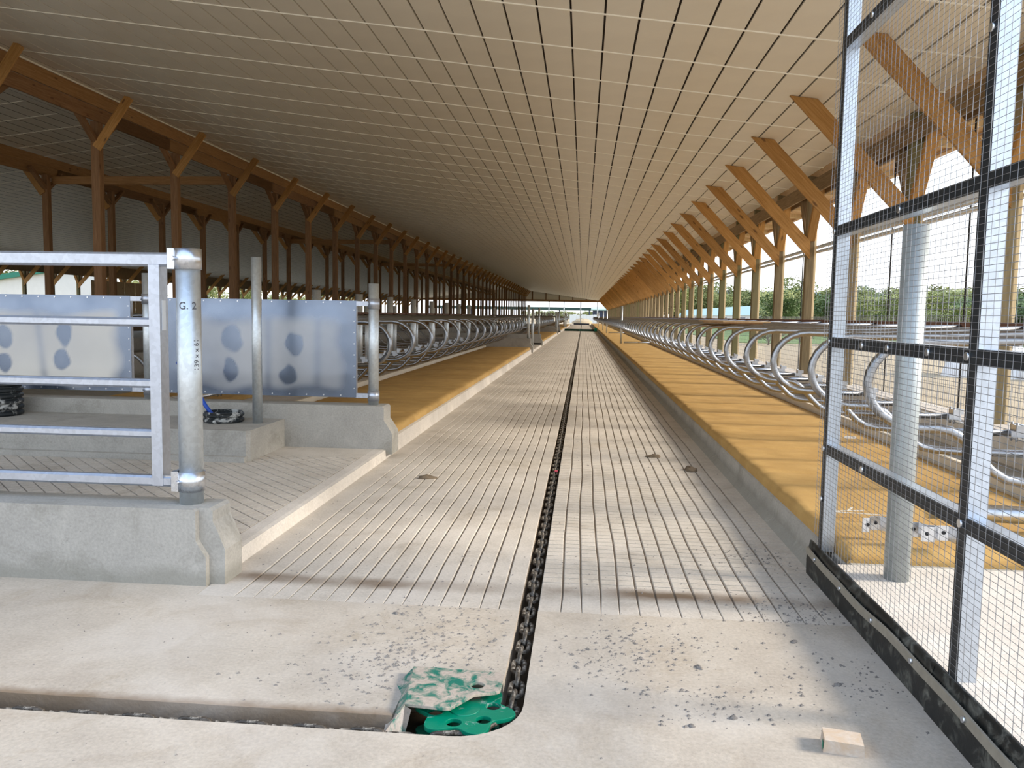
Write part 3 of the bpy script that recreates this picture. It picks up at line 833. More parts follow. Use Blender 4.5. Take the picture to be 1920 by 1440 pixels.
# ------------------------------------------------------------------ left interior post rows
LX, LS, LYA = -10.62, 3.41, 17.14
def row_post(x, label, group, sgn, zb):
    t = thing('timber_post', label, 'post', (x, 0, 0), group)
    zt = zc(x)-.6
    board('post', (0,0,0), (0,0,zt), .19, .17, M['lpost'], t)
    board('knee_brace', (sgn*.05, -.10, zt-.58), (sgn*.82, -.10, zc(x+sgn*.82)-.01), .20, .04, M['brace'], t)
    board('wind_brace', (0, -.06, zt-.42), (0, -.75, zt+.12), .09, .14, M['lpost'], t, side=(1,0,0))
    board('wind_brace', (0, .06, zt-.42), (0, .75, zt+.12), .09, .14, M['lpost'], t, side=(1,0,0))
    return t
def row(x, ya, n0, sgn, nm, grp):
    pr_ = None; i = 0; y = ya
    while y < YEND-1:
        if i < 30: lab = 'timber post in the %s, %s from the left edge' % (nm, nth(i+1))
        else: lab = 'small distant timber post near the end of the %s' % nm
        if pr_ is None: pr_ = row_post(x, lab, grp, sgn, 0); pr_.location = (x, y, 0)
        else: dup(pr_, (x, y, 0), lab, grp)
        y += LS; i += 1
row(LX, LYA-2*LS, 0, 1, 'first post row left of stalls', 'timber posts of the first left row')
row(-16.4, 23.8, 0, -1, 'second post row beyond feed lane', 'timber posts of the second left row')
for (x, lab, s) in ((LX, 'long orange double header beam on the first post row left of the stalls', 1), (-16.4, 'long brown header beam on the second post row beyond the feed lane', -1)):
    t = thing('header_beam', lab, 'beam')
    xf = x+s*.12; zt = zc(xf)-.02
    j = 0; ya = .6
    while ya < YEND:
        yb = min(ya+6.82, YEND)
        board('beam_board', (xf, ya, zt-.15), (xf, yb, zt-.15), .29, .05, M['lbeam'], t, side=(1,0,0))
        board('beam_board', (xf-s*.02, max(.6, ya-3.41), zt-.45), (xf-s*.02, yb-1.0, zt-.45), .29, .05, M['lbeam'] if j % 2 else M['lpost'], t, side=(1,0,0))
        ya = yb; j += 1
b = MB(); b.box(-10.44, -10.41, 5.4, YEND, zc(-10.42)-.035, zc(-10.42)-.006)
tag(b.build('ceiling_trim', M['batten']), 'thin white trim strip along the top of the first left header beam', 'trim')
for i, k in enumerate((0, 6, 12)):
    y = LYA+LS*(2+k)
    t = tag(board('tie_beam', (-16.4, y+.1, 5.45), (LX, y+.1, 5.45), .24, .05, M['lbeam']), 'level brown tie beam spanning the feed lane between post rows, %s from the left picture edge' % nth(i+1), 'beam')
b = MB(); b.box(-10.75, -10.5, 8, YEND, 0, .5); struct(b.build('wall_feed_kerb', M['wall']))
b = MB(); b.box(-16.5, -16.25, 8, YEND, 0, .5); struct(b.build('wall_feed_kerb_far', M['wall']))
# far left wall
t0 = None; i = 0; y = RP0-2*RPS+4*RPS
while y < YEND-.5:
    lab = 'dim timber post with knee braces in the far left outer wall'
    if t0 is None: t0 = wall_post('wall_post', -1, -31.32, lab, 'posts of the far left outer wall'); t0.location = (-31.32, y, 0)
    else: dup(t0, (-31.32, y, 0), lab, 'posts of the far left outer wall')
    y += RPS; i += 1
b = MB(); b.box(-31.25, -31.2, 5, YEND, 3.55, 4.3); b.box(-31.5, -31.1, 5, YEND, -.1, .6)
struct(b.build('wall_left', M['beam']))
t = thing('stacked_sheets', 'dim brown plywood partition boards in the feed lane far behind the tube gate', 'partition')
for k in range(5):
    board('sheet', (-30.6, 49+k*1.25, 1.2), (-30.6, 49+k*1.25, 3.3), 1.22, .02, M['ply'], t, side=(1,0,0))

# ------------------------------------------------------------------ far end wall and what lies beyond it
b = MB()
def wall_strip(x0, x1, n):
    for k in range(n):
        xa = x0+(x1-x0)*k/n; xb = x0+(x1-x0)*(k+1)/n
        b.quad((xa, YEND, 4.5), (xb, YEND, 4.5), (xb, YEND, zc(xb)), (xa, YEND, zc(xa)))
wall_strip(-31.3, 4.4, 24)
struct(b.build('wall_end', M['panel']))
t = thing('end_header', 'long brown header beam across the open far end wall under white panels', 'beam')
board('header_board', (-31, YEND-.1, 4.35), (4.4, YEND-.1, 4.35), .38, .12, M['lbeam'], t)
for k in range(14):
    x = 3.0-2.5*k
    if zc(x) > 4.7: board('stud', (x, YEND-.1, 4.5), (x, YEND-.1, zc(x)), .18, .1, M['lpost'], t)
pe = cyl_mesh('end_post', .10, 4.2, M['galvpost'], 12)
for k, x in enumerate((-6.4, -3.6, -.5, 2.6)):
    tag(ob('end_post', pe, None, (x, YEND, 0)), 'thin metal post in the open far end, %s from the left' % nth(k+1), 'post', 'metal posts of the open far end')

gmb = MB(); gmb.box(-34, 4.5, YEND, 420, -.3, 0); gmb.box(4.5, 420, -60, 1200, -.4, -.12); gmb.box(-420, -31.6, -60, 1200, -.4, -.12); gmb.box(-34, 4.5, 420, 1200, -.4, -.12); gmb.box(-34, 420, -120, -14, -.4, -.05)
struct(gmb.build('ground', M['dirt']))
b = MB(); b.box(11, 420, 58, 215, -.3, -.08)
b.box(60, 420, 170, 900, -.3, -.08); b.box(-420, -60, -60, 900, -.3, -.08)
struct(b.build('ground_grass', M['grass']))

# scrapers in the alley
t = thing('scraper', 'dark green alley scraper blade lying across the alley far down it', 'scraper', (-.27, 84, 0))
b = MB(); b.box(-1.62, 1.62, -.1, .1, .02, .24); b.box(-1.62, 1.62, -.45, -.1, .02, .07); b.build('blade', m_plain('dark_green_paint', (.006,.05,.03), .5), t)
b = MB(); b.box(1.45, 1.70, -.5, .25, .02, .33); b.build('end_plate', M['green'], t)
b = MB(); b.tube([(-.05, -1.2, .12), (-.05, .0, .12)], .05, 8); b.build('draw_bar', M['green'], t)
t = thing('scraper', 'small dark scraper blade at the far end of the alley before the pile', 'scraper', (-.27, 146, 0))
b = MB(); b.box(-1.4, 1.4, -.1, .1, .02, .3); b.build('blade', M['navy'], t)
b = MB(); b.tube([(-.05, -1.2, .12), (-.05, .0, .12)], .05, 8); b.build('draw_bar', M['navy'], t)
# beyond the end: shed, tarp wall, sand pile, trees
t = thing('blue_shed', 'dark blue shed behind the far end opening on the right', 'shed', (5.5, 195, 0))
b = MB(); b.box(-3.2, 5, 0, 8, 0, 3.0); b.build('wall', M['navy'], t)
b = MB(); b.extr([(-.4, 3.0), (8.4, 3.0), (8.4, 3.2), (4, 3.9), (-.4, 3.3)], -3.6, 5.4, 'X'); b.build('roof', M['mint'], t)
t = thing('open_shed', 'long low dark green roof on posts behind the far end opening', 'shed', (0, 205, 0))
b = MB(); b.box(-40, 3, 0, 7, 3.0, 3.7); b.build('roof', m_plain('dark_roof', (.03,.07,.06), .6), t)
for k in range(6): bx = MB(); bx.tube([(-36+7.5*k, .3, 0), (-36+7.5*k, .3, 3)], .14, 8); bx.build('post', M['navy'], t)
b = MB()
for k in range(8): b.box(-3.0+.75*k, -2.27+.75*k, 181, 181.4, 0, 1.9+.08*math.sin(k*2.1))
tag(b.build('tarp_wall', M['tarp']), 'pale tarp-covered wall beyond the far end of the alley', 'wall')
def lump(name, mat, r, h, seed, n=24, rings=9, amp=.25):
    b = MB()
    for i in range(rings+1):
        a = math.pi/2*i/rings
        for j in range(n):
            w = 2*math.pi*j/n
            d = 1+amp*noise.noise((math.cos(w)*1.5+seed, math.sin(w)*1.5, a*1.6))
            b.v.append((r*d*math.cos(a)*math.cos(w), r*d*math.cos(a)*math.sin(w), h*d*math.sin(a)))
    for i in range(rings):
        for j in range(n):
            j2 = (j+1) % n; b.face((i*n+j, i*n+j2, (i+1)*n+j2, (i+1)*n+j), 0, True)
    return b.build(name, mat)
o = lump('sand_pile', M['dirt'], 2.3, 1.0, 3); o.location = (-.2, 163, 0); tag(o, 'tan pile of sand just outside the far end of the alley', 'pile')

# trees
def tree_mesh(name, mat, seed, h, w, n, bare=False):
    r = random.Random(seed); b = MB()
    cl = [(r.uniform(-w, w)*.6, r.uniform(-w, w)*.6, h*r.uniform(.32, .88), w*r.uniform(.35, .6)) for _ in range(16)]
    for _ in range(n):
        c = r.choice(cl); d = Vector((r.gauss(0,1), r.gauss(0,1), r.gauss(0,1))).normalized()*c[3]*r.uniform(.6, 1.05)
        p = Vector((c[0]+d.x, c[1]+d.y, c[2]+d.z*.8)); s = r.uniform(.09, .20)
        a = Vector((r.gauss(0,1), r.gauss(0,1), r.gauss(0,1))).normalized()*s; c2 = a.orthogonal().normalized()*s*.7
        k = len(b.v); b.v += [tuple(p-a), tuple(p+c2), tuple(p+a), tuple(p-c2)]; b.face((k, k+1, k+2, k+3))
    return b.mesh(name, mat)
def trunk_mesh(seed, h, w, levels=4):
    r = random.Random(seed); b = MB()
    def br(p, d, L, rad, lv):
        pts = [p]; dd = d.copy()
        for k in range(3):
            dd = (dd+Vector((r.gauss(0,.12), r.gauss(0,.12), r.gauss(.05,.08)))).normalized(); pts.append(pts[-1]+dd*L/3)
        b.tube(pts, [rad, rad*.85, rad*.7, rad*.5], 5)
        if lv <= 0: return
        for k in range(3 if lv > 1 else 4):
            q = pts[r.choice((1, 2, 3))]; nd = (dd*.8+Vector((r.gauss(0,.6), r.gauss(0,.6), r.uniform(0,.5)))).normalized()
            br(q, nd, L*.62, rad*.5, lv-1)
    br(Vector((0,0,-.1)), Vector((0,0,1)), h*.45, h*.018, levels)
    return b.mesh('trunk', M['bark'])
CR = [tree_mesh('crown', M['leaf'], 1, 8, 3.0, 2600), tree_mesh('crown', M['leaf2'], 2, 9, 3.0, 3600), tree_mesh('crown', M['leaf'], 5, 7, 2.6, 1100)]
TR = [trunk_mesh(4, 8, 3), trunk_mesh(6, 9, 3), trunk_mesh(9, 9, 3)]
rt = random.Random(21)
kinds = ['yellow-green bushy spring tree outside beyond the right wall posts', 'dark evergreen-looking tree outside beyond the right wall posts', 'thin spring tree with bare branches outside beyond the right wall posts']
n_ = 0
for k in range(190):
    if k < 130: Y = rt.uniform(80, 150); ang = rt.uniform(.225, .60)
    else: Y = rt.uniform(430, 520); ang = rt.uniform(.045, .30)
    X = math.tan(ang)*Y
    ty = rt.choice((0, 0, 1, 2)) if ang < .44 else rt.choice((0, 1, 1, 1)); s = rt.uniform(.52, .78)*Y/115*(1 if k < 130 else .82)
    t = ob('tree', None, None, (X, Y, -.1), (0, 0, rt.uniform(0, 6.28)))
    tag(t, kinds[ty], 'tree', ['yellow-green trees outside on the right', 'dark trees outside on the right', 'thin bare-branched trees outside on the right'][ty]); t.scale = (s*1.6, s*1.6, s*rt.uniform(.85, 1.1)*(1.35 if ty == 2 else 1))
    ob('crown', CR[ty], t); ob('trunk', TR[ty], t)
for k in range(22):
    t = ob('tree', None, None, (-16+1.7*k+rt.uniform(-.8,.8), rt.uniform(228, 240), -.1), (0, 0, rt.uniform(0, 6.28)))
    tag(t, 'bright green tree seen through the open far end under the shed roof', 'tree', 'trees beyond the far end'); s = rt.uniform(.36, .44); t.scale = (s*1.6, s*1.3, s)
    ob('crown', CR[0], t); ob('trunk', TR[0], t)
for k in range(11):
    t = ob('bush', None, None, (12.5+2.0*k+rt.uniform(-.5,.5), 55+rt.uniform(-2,2)+.6*k, -.15), (0, 0, rt.uniform(0, 6.28)))
    tag(t, 'low dark green bush on the far edge of the dirt yard at right', 'bush', 'bushes along the dirt yard'); q_ = rt.uniform(.10, .17); t.scale = (q_*2.4, q_*2.4, q_)
    ob('leaves', CR[1], t); ob('stem', TR[2], t)
# hills
b = MB(); N = 60; prev = None
for i in range(N+1):
    a = .11+.95*i/N; d = 2600
    hgt = 84+18*noise.noise((i*.11, 2, 1))+10*noise.noise((i*.4, 5, 1))
    b.v += [(d*math.sin(a), d*math.cos(a), -30), (d*math.sin(a), d*math.cos(a), hgt), (d*1.25*math.sin(a), d*1.25*math.cos(a), hgt*.7)]
for i in range(N):
    for j in range(2): b.face((3*i+j, 3*i+3+j, 3*i+4+j, 3*i+1+j), 0, True)
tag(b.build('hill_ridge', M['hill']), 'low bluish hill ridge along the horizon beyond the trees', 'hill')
# white long building with mint roof
t = thing('long_building', 'white farm building with mint green roof outside beyond the right posts', 'building', (45.5, 222, -.1))
b = MB(); b.box(0, 5.8, 0, 175, 0, 2.8); b.extr([(0, 2.8), (5.8, 2.8), (2.9, 5.3)], 0, 175); b.build('wall', M['siding'], t)
b = MB()
for s in (0, 1):
    x0, x1 = (-.35, 2.9) if s == 0 else (6.15, 2.9)
    b.v += [(x0, -.4, 2.62), (x1, -.4, 5.42), (x1, 175, 5.42), (x0, 175, 2.62), (x0, -.4, 2.72), (x1, -.4, 5.52), (x1, 175, 5.52), (x0, 175, 2.72)]
    n = len(b.v)-8
    for qd in ((0,1,2,3),(4,7,6,5),(0,4,5,1),(1,5,6,2),(2,6,7,3),(3,7,4,0)): b.face(tuple(n+i for i in qd))
b.build('roof', M['mint'], t)
for k in range(5): bx = MB(); bx.box(-.06, .0, 12+30*k, 26+30*k, 0, 2.2); bx.build('door', M['doorgrey'], t)
# white wrapped heaps outside, parked cars far off
wl_ = ['white plastic-wrapped heap outside, seen left of the second mesh frame post', 'white plastic-wrapped heap outside at the right edge of the picture']
for i, (x, y, r, h) in enumerate(((12.5, 26.5, 1.15, 1.5), (13.9, 25.2, 1.0, 1.0))):
    o = lump('wrapped_heap', M['white'], r, h, 5+i); o.location = (x, y, -.15); tag(o, wl_[i], 'heap')
for i, (x, y, mt, lab) in enumerate(((25.5, 128, 'white', 'tiny white parked car before the mint-roofed building'), (26.8, 118, 'blue', 'tiny blue parked car before the white gable end'))):
    t = thing('parked_car', lab, 'car', (x, y, -.12))
    b = MB(); b.extr([(-2.1, .35), (2.1, .35), (2.1, .85), (1.3, .95), (.8, 1.45), (-1.0, 1.45), (-1.6, .95), (-2.1, .9)], -.85, .85, 'Y'); b.build('body', M[mt], t)
    for sx in (-1.3, 1.3):
        for sy in (-.85, .75): bx = MB(); bx.tube([(sx, sy, .33), (sx, sy+.12, .33)], .33, 12); bx.build('wheel', M['black'], t)
# left side: white building with green trim, scaffold-like frame
t = thing('green_trim_building', 'white building with green roof edge outside the far left wall', 'building', (-46, 62, 0))
b = MB(); b.box(-9, 9, 0, .4, 0, 2.6); b.extr([(-9, 2.6), (9, 2.6), (9, 5.2)], 0, .4); b.build('wall', M['siding'], t)
b = MB(); b.v += [(-9.4, -.3, 2.45), (9.2, -.3, 5.2), (9.2, -.3, 5.6), (-9.4, -.3, 2.85), (-9.4, .7, 2.45), (9.2, .7, 5.2), (9.2, .7, 5.6), (-9.4, .7, 2.85)]
for qd in ((0,1,2,3),(5,4,7,6),(3,2,6,7),(4,5,1,0),(1,5,6,2),(4,0,3,7)): b.face(qd)
b.build('roof_edge', M['greenroof'], t)
t = thing('building_frame', 'pale unfinished timber building frame outside the far left wall', 'frame', (-52, 46, 0))
for k in range(7): board('stud', (-6+2.4*k, 0, 0), (-6+2.4*k, 0, 7), .3, .2, M['nailer'], t)
for zz in (2.4, 4.6, 6.8): board('rail', (-6.2, .2, zz), (8.6, .2, zz), .35, .1, M['nailer'], t)
for k in range(24):
    t = ob('tree', None, None, (-70-rt.uniform(0, 14), 40+8.5*k, -.1), (0, 0, rt.uniform(0, 6.28)))
    tag(t, 'pale green tree outside beyond the far left wall', 'tree', 'trees beyond the far left wall'); s = rt.uniform(.7, 1.0); t.scale = (s*1.3, s*1.3, s)
    ob('crown', CR[0], t); ob('trunk', TR[0], t)

# ------------------------------------------------------------------ mesh screen on the right
t = thing('mesh_screen', 'tall wire mesh screen on a galvanised tube frame along the right edge of the alley', 'screen')
FX = 1.47
b = MB()
for nm, y in (('upright', 4.86), ('upright', 3.12), ('upright', 1.38)):
    b = MB(); b.box(FX-.035, FX+.035, y-.035, y+.035, .19, 4.2); b.build('upright', M['frame'], t)
for z in (3.10, 2.06, 1.425, .80, 4.15):
    for (ya, yb) in ((3.155, 4.825), (1.415, 3.085)):
        b = MB(); b.box(FX-.032, FX+.032, ya, yb, z-.03, z+.03); b.build('crossbar', M['frame'], t)
b = MB(); z = .205; xw = FX-.042
while z < 4.1:
    b.tube([(xw, 1.2, z), (xw, 4.98, z)], .0011, 4, caps=False); z += .0254
y = 1.2
while y < 4.99:
    b.tube([(xw-.0012, y, .16), (xw-.0012, y, 4.1)], .0011, 4, caps=False); y += .0508
stuff(b.build('wire_mesh', M['wire'], t))
for y in (4.86, 3.12, 1.38):  # black strips paint shade onto the frame faces towards the alley
    b = MB(); b.box(FX-.0385, FX-.0352, y-.034, y+.034, .2, 4.15); b.build('shade_strip', M['strip'], t)
for z in (3.10, 2.06, 1.425, .80, 4.15):
    for (ya, yb) in ((3.155, 4.825), (1.415, 3.085)):
        b = MB(); b.box(FX-.0385, FX-.0322, ya, yb, z-.029, z+.029); b.build('shade_strip', M['strip'], t)
wm = MB(); wm.tube([(FX-.05, 0, 0), (FX-.036, 0, 0)], .016, 10); wme = wm.mesh('washer', M['galv'])
for (y, z) in ((4.86, 2.06), (4.86, 1.43), (4.86, .80), (4.3, 1.425), (3.95, 1.425), (3.5, 1.425), (3.15, 1.425), (3.12, .80), (3.12, 2.6), (3.9, 2.06), (4.4, 3.1), (3.9, 3.1), (4.86, .5), (4.2, .8)):
    ob('washer', wme, t, (0, y, z))
# rubber skirt
t = thing('rubber_skirt', 'scuffed black rubber belt skirt bolted along the foot of the mesh screen', 'skirt')
def belt(y0, y1, off):
    b = MB(); n = 24
    for i in range(n+1):
        y = y0+(y1-y0)*i/n
        wv = .006*math.sin(y*5.3+off)
        for (x, z) in ((1.405+off*.01, -.005), (1.402+off*.01, .09), (1.408+wv, .17), (1.415+wv, .205+.5*wv), (1.435, .205)): b.v.append((x, y, z))
    for i in range(n):
        for j in range(4): a = i*5+j; b.face((a, a+1, a+6, a+5), 0, True)
    return b.build('belt', M['rubber'], t)
belt(3.22, 5.02, 0); belt(1.2, 3.26, -.8)
b = MB(); n = 40
for i in range(n+1):
    y = 1.2+3.78*i/n; wv = .008*math.sin(y*4.1)+.004*math.sin(y*9)
    for (x, z) in ((1.388, .125+wv), (1.388, .165+wv), (1.396, .167+wv), (1.396, .123+wv)): b.v.append((x, y, z))
for i in range(n):
    for j in range(4): j2 = (j+1) % 4; b.face((i*4+j, i*4+j2, i*4+4+j2, i*4+4+j))
b.build('flat_bar', M['flat'], t)
bo = MB(); bo.tube([(1.378, 0, 0), (1.39, 0, 0)], .012, 8); bme_ = bo.mesh('bolt', M['galv'])
for k in range(8): ob('bolt', bme_, t, (0, 1.5+.47*k, .145+.008*math.sin((1.5+.47*k)*4.1)))

# galvanised post and loose parts on the right mattress
tag(ob('round_post', cyl_mesh('round_post', .062, 1.84, M['galvdull'], 28), None, (1.675, 4.33, .20)), 'thick round galvanised post on the sunlit platform behind the mesh screen', 'post')
b = MB(); b.tube([(2.18, 5.22, .375), (3.9, 5.02, .375)], .055, 16)
tag(b.build('loose_tube', M['galv']), 'loose shiny tube lying on the near end of the right mattress', 'tube')
def bracket(loc, rz, label, L=.24):
    t = thing('clamp_bracket', label, 'bracket', loc, 'loose clamp brackets on the right mattress', (0, 0, rz))
    b = MB(); P = [(-L/2, 0), (-.06, 0), (-.05, .02), (-.025, .05), (.025, .05), (.05, .02), (.06, 0), (L/2, 0)]
    P2 = [(p[0], p[1]+.006) for p in P]
    n = len(P)
    for z in (0, .085):
        for p in P+P2: b.v.append((p[0], p[1], z))
    for i in range(n-1):
        b.face((i, i+1, 2*n+i+1, 2*n+i)); b.face((n+i+1, n+i, 3*n+i, 3*n+i+1)); b.face((2*n+i, 2*n+i+1, 3*n+i+1, 3*n+i)); b.face((i+1, i, n+i, n+i+1))
    b.face((0, 2*n, 3*n, n)); b.face((n-1, 2*n-1, 4*n-1, 3*n-1))
    b.build('strap', M['galv'], t)
    h = MB()
    for x in (-L/2+.03, 0, L/2-.03): h.tube([(x, (.05 if x == 0 else 0)-.004, .045), (x, (.05 if x == 0 else 0)+.012, .045)], .011, 10)
    h.build('bolt_hole', M['black'], t); return t
bracket((1.76, 4.84, .315), .1, 'loose bent clamp bracket on the mattress, left of the round post', .20)
bracket((1.92, 4.72, .315), -.1, 'loose dark clamp bracket on the mattress, just right of the round post', .26)
bracket((2.06, 4.66, .315), -.12, 'loose pale clamp bracket with hole, nearest the second mesh upright', .26)
for (x, y, a, L) in ((1.72, 5.36, .2, .28), (1.80, 5.30, -.15, .34), (1.78, 5.42, 1.1, .10)):
    b = MB(); b.box(-L/2, L/2, -.008, .008, 0, .002)
    o = b.build('paint_mark', M['paintmark'], None, (x, y, .316)); o.rotation_euler = (0, 0, a)
    tag(o, 'white spray-paint stroke on the right mattress behind the mesh', 'paint mark', 'white paint strokes on the mattress')
b = MB(); b.prism([(-.06,-.02),(.05,-.03),(.07,.01),(-.03,.03)], 0, .018); o = b.build('scrap', M['white'], None, (2.84, 8.79, .31)); tag(o, 'small white scrap lying on the right mattress', 'scrap')
t = thing('plywood_offcut', 'brown plywood offcut lying across the tops of the right stall loops', 'board', (2.2, 12.6, 1.50))
b = MB(); b.box(-.28, .36, -1.2, 1.2, .0, .02); b.build('sheet', M['ply'], t)
b = MB(); b.box(-.22, .30, -1.0, 1.1, -.02, -.001); b.build('lower_sheet', M['ply'], t)
# standing posts and lying pipes farther along the right mattress, and walkway posts on the left
for i, (x, y, h, r) in enumerate(((1.80, 38.5, 1.75, .055), (1.80, 62, 1.75, .05), (1.80, 74, 1.75, .05), (1.80, 96, 1.7, .05))):
    tag(ob('round_post', cyl_mesh('round_post', r, h, M['galvpost'], 14), None, (x, y, .31)), 'slim galvanised post on the right mattress edge, %s of those far down the alley' % nth(i+1), 'post', 'slim posts far along the right mattress')
for i, y in enumerate((38.9, 62.5)):
    b = MB(); b.tube([(1.95, y, .345), (3.7, y+.2, .345)], .045, 10)
    tag(b.build('loose_tube', M['galv']), 'grey tube lying across the right mattress beside the %s distant slim post' % nth(i+1), 'tube')
for i, (x, y, z, h, r) in enumerate(((-2.2, 32.87, .62, 1.35, .055), (-2.25, 36.4, .1, 1.75, .06), (-2.2, 40.72, .62, 1.3, .05), (-2.2, 65.9, .62, 1.3, .055), (-2.2, 69.5, .1, 1.75, .06), (-2.2, 73.7, .62, 1.3, .055), (-2.2, 99, .2, 1.7, .06), (-2.2, 106, .2, 1.7, .06))):
    tag(ob('gate_post', cyl_mesh('gate_post', r, h, M['galvpost'], 14), None, (x, y, z)), 'distant galvanised walkway post on the left kerb, %s along the alley' % nth(i+1), 'post', 'distant walkway posts on the left kerb')

# ------------------------------------------------------------------ gutter chain, corner wheel
def link_mesh(sides, n, rod=.0105, L=.155, Wd=.072):
    r = Wd/2-rod; h = L/2-rod-r
    P = []
    for i in range(n):
        a = math.pi*i/(n-1); P.append((r*math.cos(a), h+r*math.sin(a), 0))
    for i in range(n):
        a = math.pi+math.pi*i/(n-1); P.append((r*math.cos(a), -h+r*math.sin(a), 0))
    b = MB(); b.tube(P, rod, sides, closed=True); return b
lm = link_mesh(8, 6).mesh('link', M['chain'])
t = thing('scraper_chain', 'dark worn steel chain lying in the floor gutter', 'chain')
path = [Vector((-3.6+i*.113, 2.885, -.045)) for i in range(27)]
path += [Vector((-.47, 2.895, -.045)), Vector((-.375, 2.93, -.045)), Vector((-.295, 3.0, -.045)), Vector((-.258, 3.10, -.042))]
y = 3.21
k = 0
while y < 150: path.append(Vector((-.25+.004*math.sin(k*1.3), y, -.040))); y += .113; k += 1
links = []
for i in range(1, len(path)-1):
    d = (path[i+1]-path[i-1]).normalized(); links.append((path[i], d, i % 2))
def lmat(p, d, fl):
    z = Vector((0,0,1)); x = d.cross(z).normalized(); z = x.cross(d).normalized()
    if fl: x, z = z, -x
    return Matrix(((x.x,d.x,z.x,p.x),(x.y,d.y,z.y,p.y),(x.z,d.z,z.z,p.z),(0,0,0,1)))
for (p, d, fl) in links[:300]:
    o = ob('link', lm, t); o.matrix_local = lmat(p, d, fl)
lo = link_mesh(4, 3); far = MB()
for (p, d, fl) in links[300:]:
    m = lmat(p, d, fl); n = len(far.v); far.v += [tuple(m @ Vector(v)) for v in lo.v]
    for f in lo.f: far.face(tuple(n+i for i in f))
stuff(far.build('far_links', M['chain'], t))
b = MB(); b.box(-.015, .015, -.02, .02, 0, .012); o = b.build('tape_scrap', M['pink'], None, (-.235, 8.1, -.02)); tag(o, 'tiny pink tape scrap caught on the gutter chain', 'tape')
t = thing('corner_wheel', 'green chain corner wheel unit with dusty cover plate at the gutter bend', 'wheel unit', (0, 0, 0))
cov = [(-.69,3.33),(-.31,3.315),(-.295,3.29),(-.30,3.15),(-.315,3.135),(-.40,3.105),(-.475,2.985),(-.50,2.98),(-.655,2.995)]
me = plate_mesh('cover_plate', cov, [circ(-.395, 3.185, .030, .030)], .010, M['greendust'])
o = ob('cover_plate', me, t); o.location = (0, 0, .030)
b = MB(); b.v += [(-.69,3.33,.034),(-.655,2.99,.034),(-.72,2.90,-.045),(-.745,3.22,-.002),(-.69,3.33,.024),(-.655,2.99,.024),(-.715,2.905,-.055),(-.74,3.22,-.012)]
for qd in ((0,3,2,1),(4,5,6,7),(0,1,5,4),(1,2,6,5),(2,3,7,6),(3,0,4,7)): b.face(qd)
b.build('side_flange', M['greendust'], t)
b = MB(); b.v += [(-.72,2.90,-.045),(-.655,2.99,.03),(-.625,2.97,.025),(-.65,2.86,-.11),(-.70,2.87,-.12)]
b.face((0,1,2,3,4)); b.face((4,3,2,1,0)); b.build('front_foot', M['greendust'], t)
wh = []
cx0, cy0 = -.43, 3.06
for i in range(72):
    a = 2*math.pi*i/72
    r = .175+.028*math.cos(6*a+.6); wh.append((cx0+r*math.cos(a), cy0+r*math.sin(a)))
holes = [circ(cx0+.115*math.cos(a), cy0+.115*math.sin(a), .032, .032, 16) for a in [-.75+math.pi/3*k for k in range(6)]]
me = plate_mesh('wheel_plate', wh, holes, .014, M['green']); o = ob('wheel_plate', me, t); o.location = (0, 0, -.012)
wh2 = [(cx0+(p[0]-cx0)*.98, cy0+(p[1]-cy0)*.98) for p in wh]
me = plate_mesh('lower_wheel_plate', wh2, holes, .014, M['green']); o = ob('lower_wheel_plate', me, t); o.location = (0, 0, -.115)
b = MB(); b.tube([(cx0, cy0, -.15), (cx0, cy0, .0)], .06, 20); b.build('hub', M['green'], t)

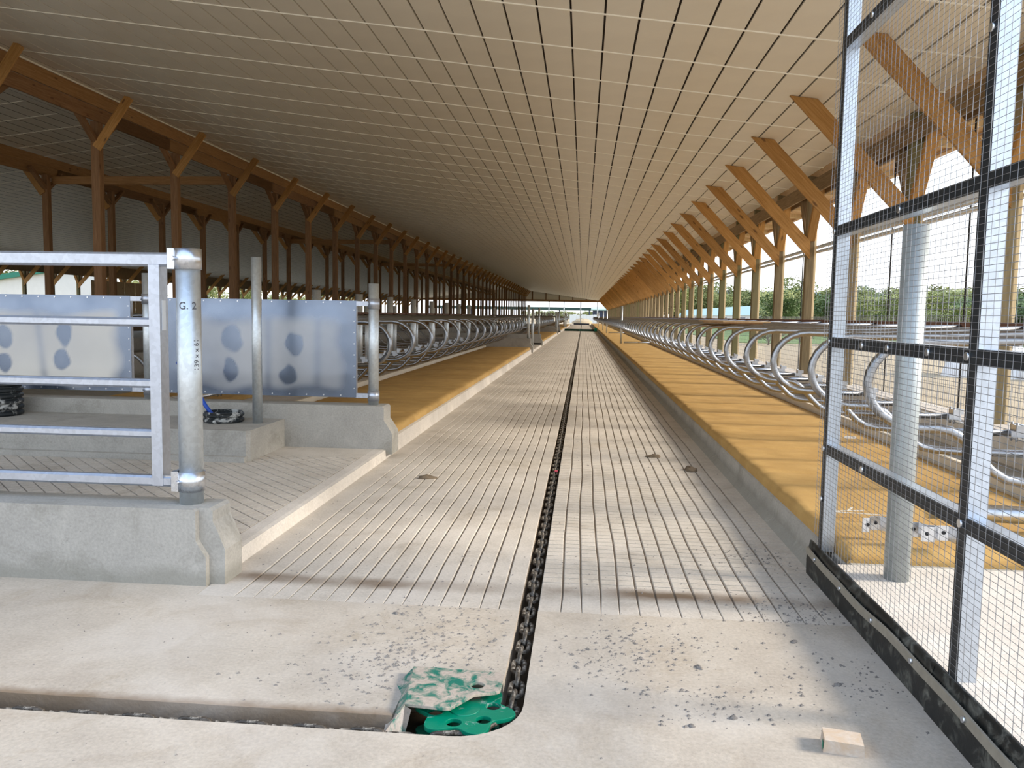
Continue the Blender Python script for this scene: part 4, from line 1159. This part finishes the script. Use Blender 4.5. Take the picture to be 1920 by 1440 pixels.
# ------------------------------------------------------------------ small things on the floor
t = thing('wood_block', 'small dusty wood offcut block on the floor at lower right', 'block', (.975, 2.92, 0), None, (0, 0, -.18))
b = MB(); b.extr([(-.07, 0), (.07, 0), (.066, .045), (-.066, .048)], -.048, .048); 
b.build('wood', M['block'], t)
b = MB(); b.box(-.0712, -.0700, -.040, -.012, .008, .034); b.build('green_paint_dab', M['green'], t)
CL = [(.83,9.04,.06,'dark dirt clod on the right half of the alley, far one of a pair'), (1.13,8.31,.075,'flat brown dirt clod near the shadow edge on the right half of the alley'), (-1.44,7.46,.065,'brown dirt clod on the left half of the alley before the mattress'),
      (.55,3.55,.035,'small dark lump on the smooth floor right of the chain'), (.62,3.1,.03,'small dark pebble on the floor near the wood block'), (.45,3.02,.025,'tiny grey pebble on the floor right of the wheel unit'), (1.12,3.45,.03,'small grey pebble on the shaded floor beside the rubber skirt'), (-.93,4.02,.03,'small dark pebble on the floor left of the chain'), (1.05,3.9,.035,'grey crumb on the shaded floor near the mesh screen')]
for i, (x, y, r, lab) in enumerate(CL):
    o = lump('dirt_clod', M['clod'] if r > .05 else M['pebble'], r, r*.45, i*3.3, 12, 4, .6); o.location = (x, y, 0); o.rotation_euler = (0, 0, i*1.7); o.scale = (1.5, .8, 1) if r > .05 else (.6, .45, .6)
    tag(o, lab, 'clod' if r > .05 else 'pebble')
b = MB(); rc = random.Random(5)
def crumb(x, y, r):
    k = len(b.v)
    for (dx, dy, dz) in ((1,0,0),(-.5,.87,0),(-.5,-.87,0),(.1*rc.random(),.1,rc.uniform(.5,.9))): b.v.append((x+dx*r*rc.uniform(.6,1.3), y+dy*r*rc.uniform(.6,1.2), dz*r))
    for f in ((0,1,3),(1,2,3),(2,0,3)): b.face(tuple(k+i for i in f))
cent = [(-.75, 3.95), (-.6, 3.7), (-.85, 3.55), (.15, 3.55), (.55, 3.15), (1.15, 4.3), (1.25, 5.3), (-.9, 3.25), (.35, 3.8), (1.2, 3.5), (-.6, 3.4)]
for _ in range(2200):
    c = rc.choice(cent); x, y = c[0]+rc.gauss(0,.2), c[1]+rc.gauss(0,.16)
    if -.34 < x < -.16 or x > 1.38 or y < 3.0 or (x < -.28 and y < 3.36 and x > -.75): continue
    crumb(x, y, rc.choice((.002,.003,.004,.005,.008,.011)))
for _ in range(900):
    x = rc.uniform(-2.0, 1.38); y = 4.5+rc.random()**1.6*16
    if -.33 < x < -.17: continue
    crumb(x, y, rc.choice((.003,.004,.005,.009)))
for _ in range(260):
    x = rc.uniform(-3.5, 1.3); y = rc.uniform(2.4, 4.2)
    if (-.75 < x < -.16 and y > 2.8 and y < 3.4) or 2.8 < y < 3.0 or -.33 < x < -.17: continue
    crumb(x, y, rc.choice((.002,.003,.004,.006)))
o = b.build('floor_crumbs', M['pebble']); stuff(o); tag(o, 'scattered crumbs of dirt and grit over the concrete floor', 'crumbs')
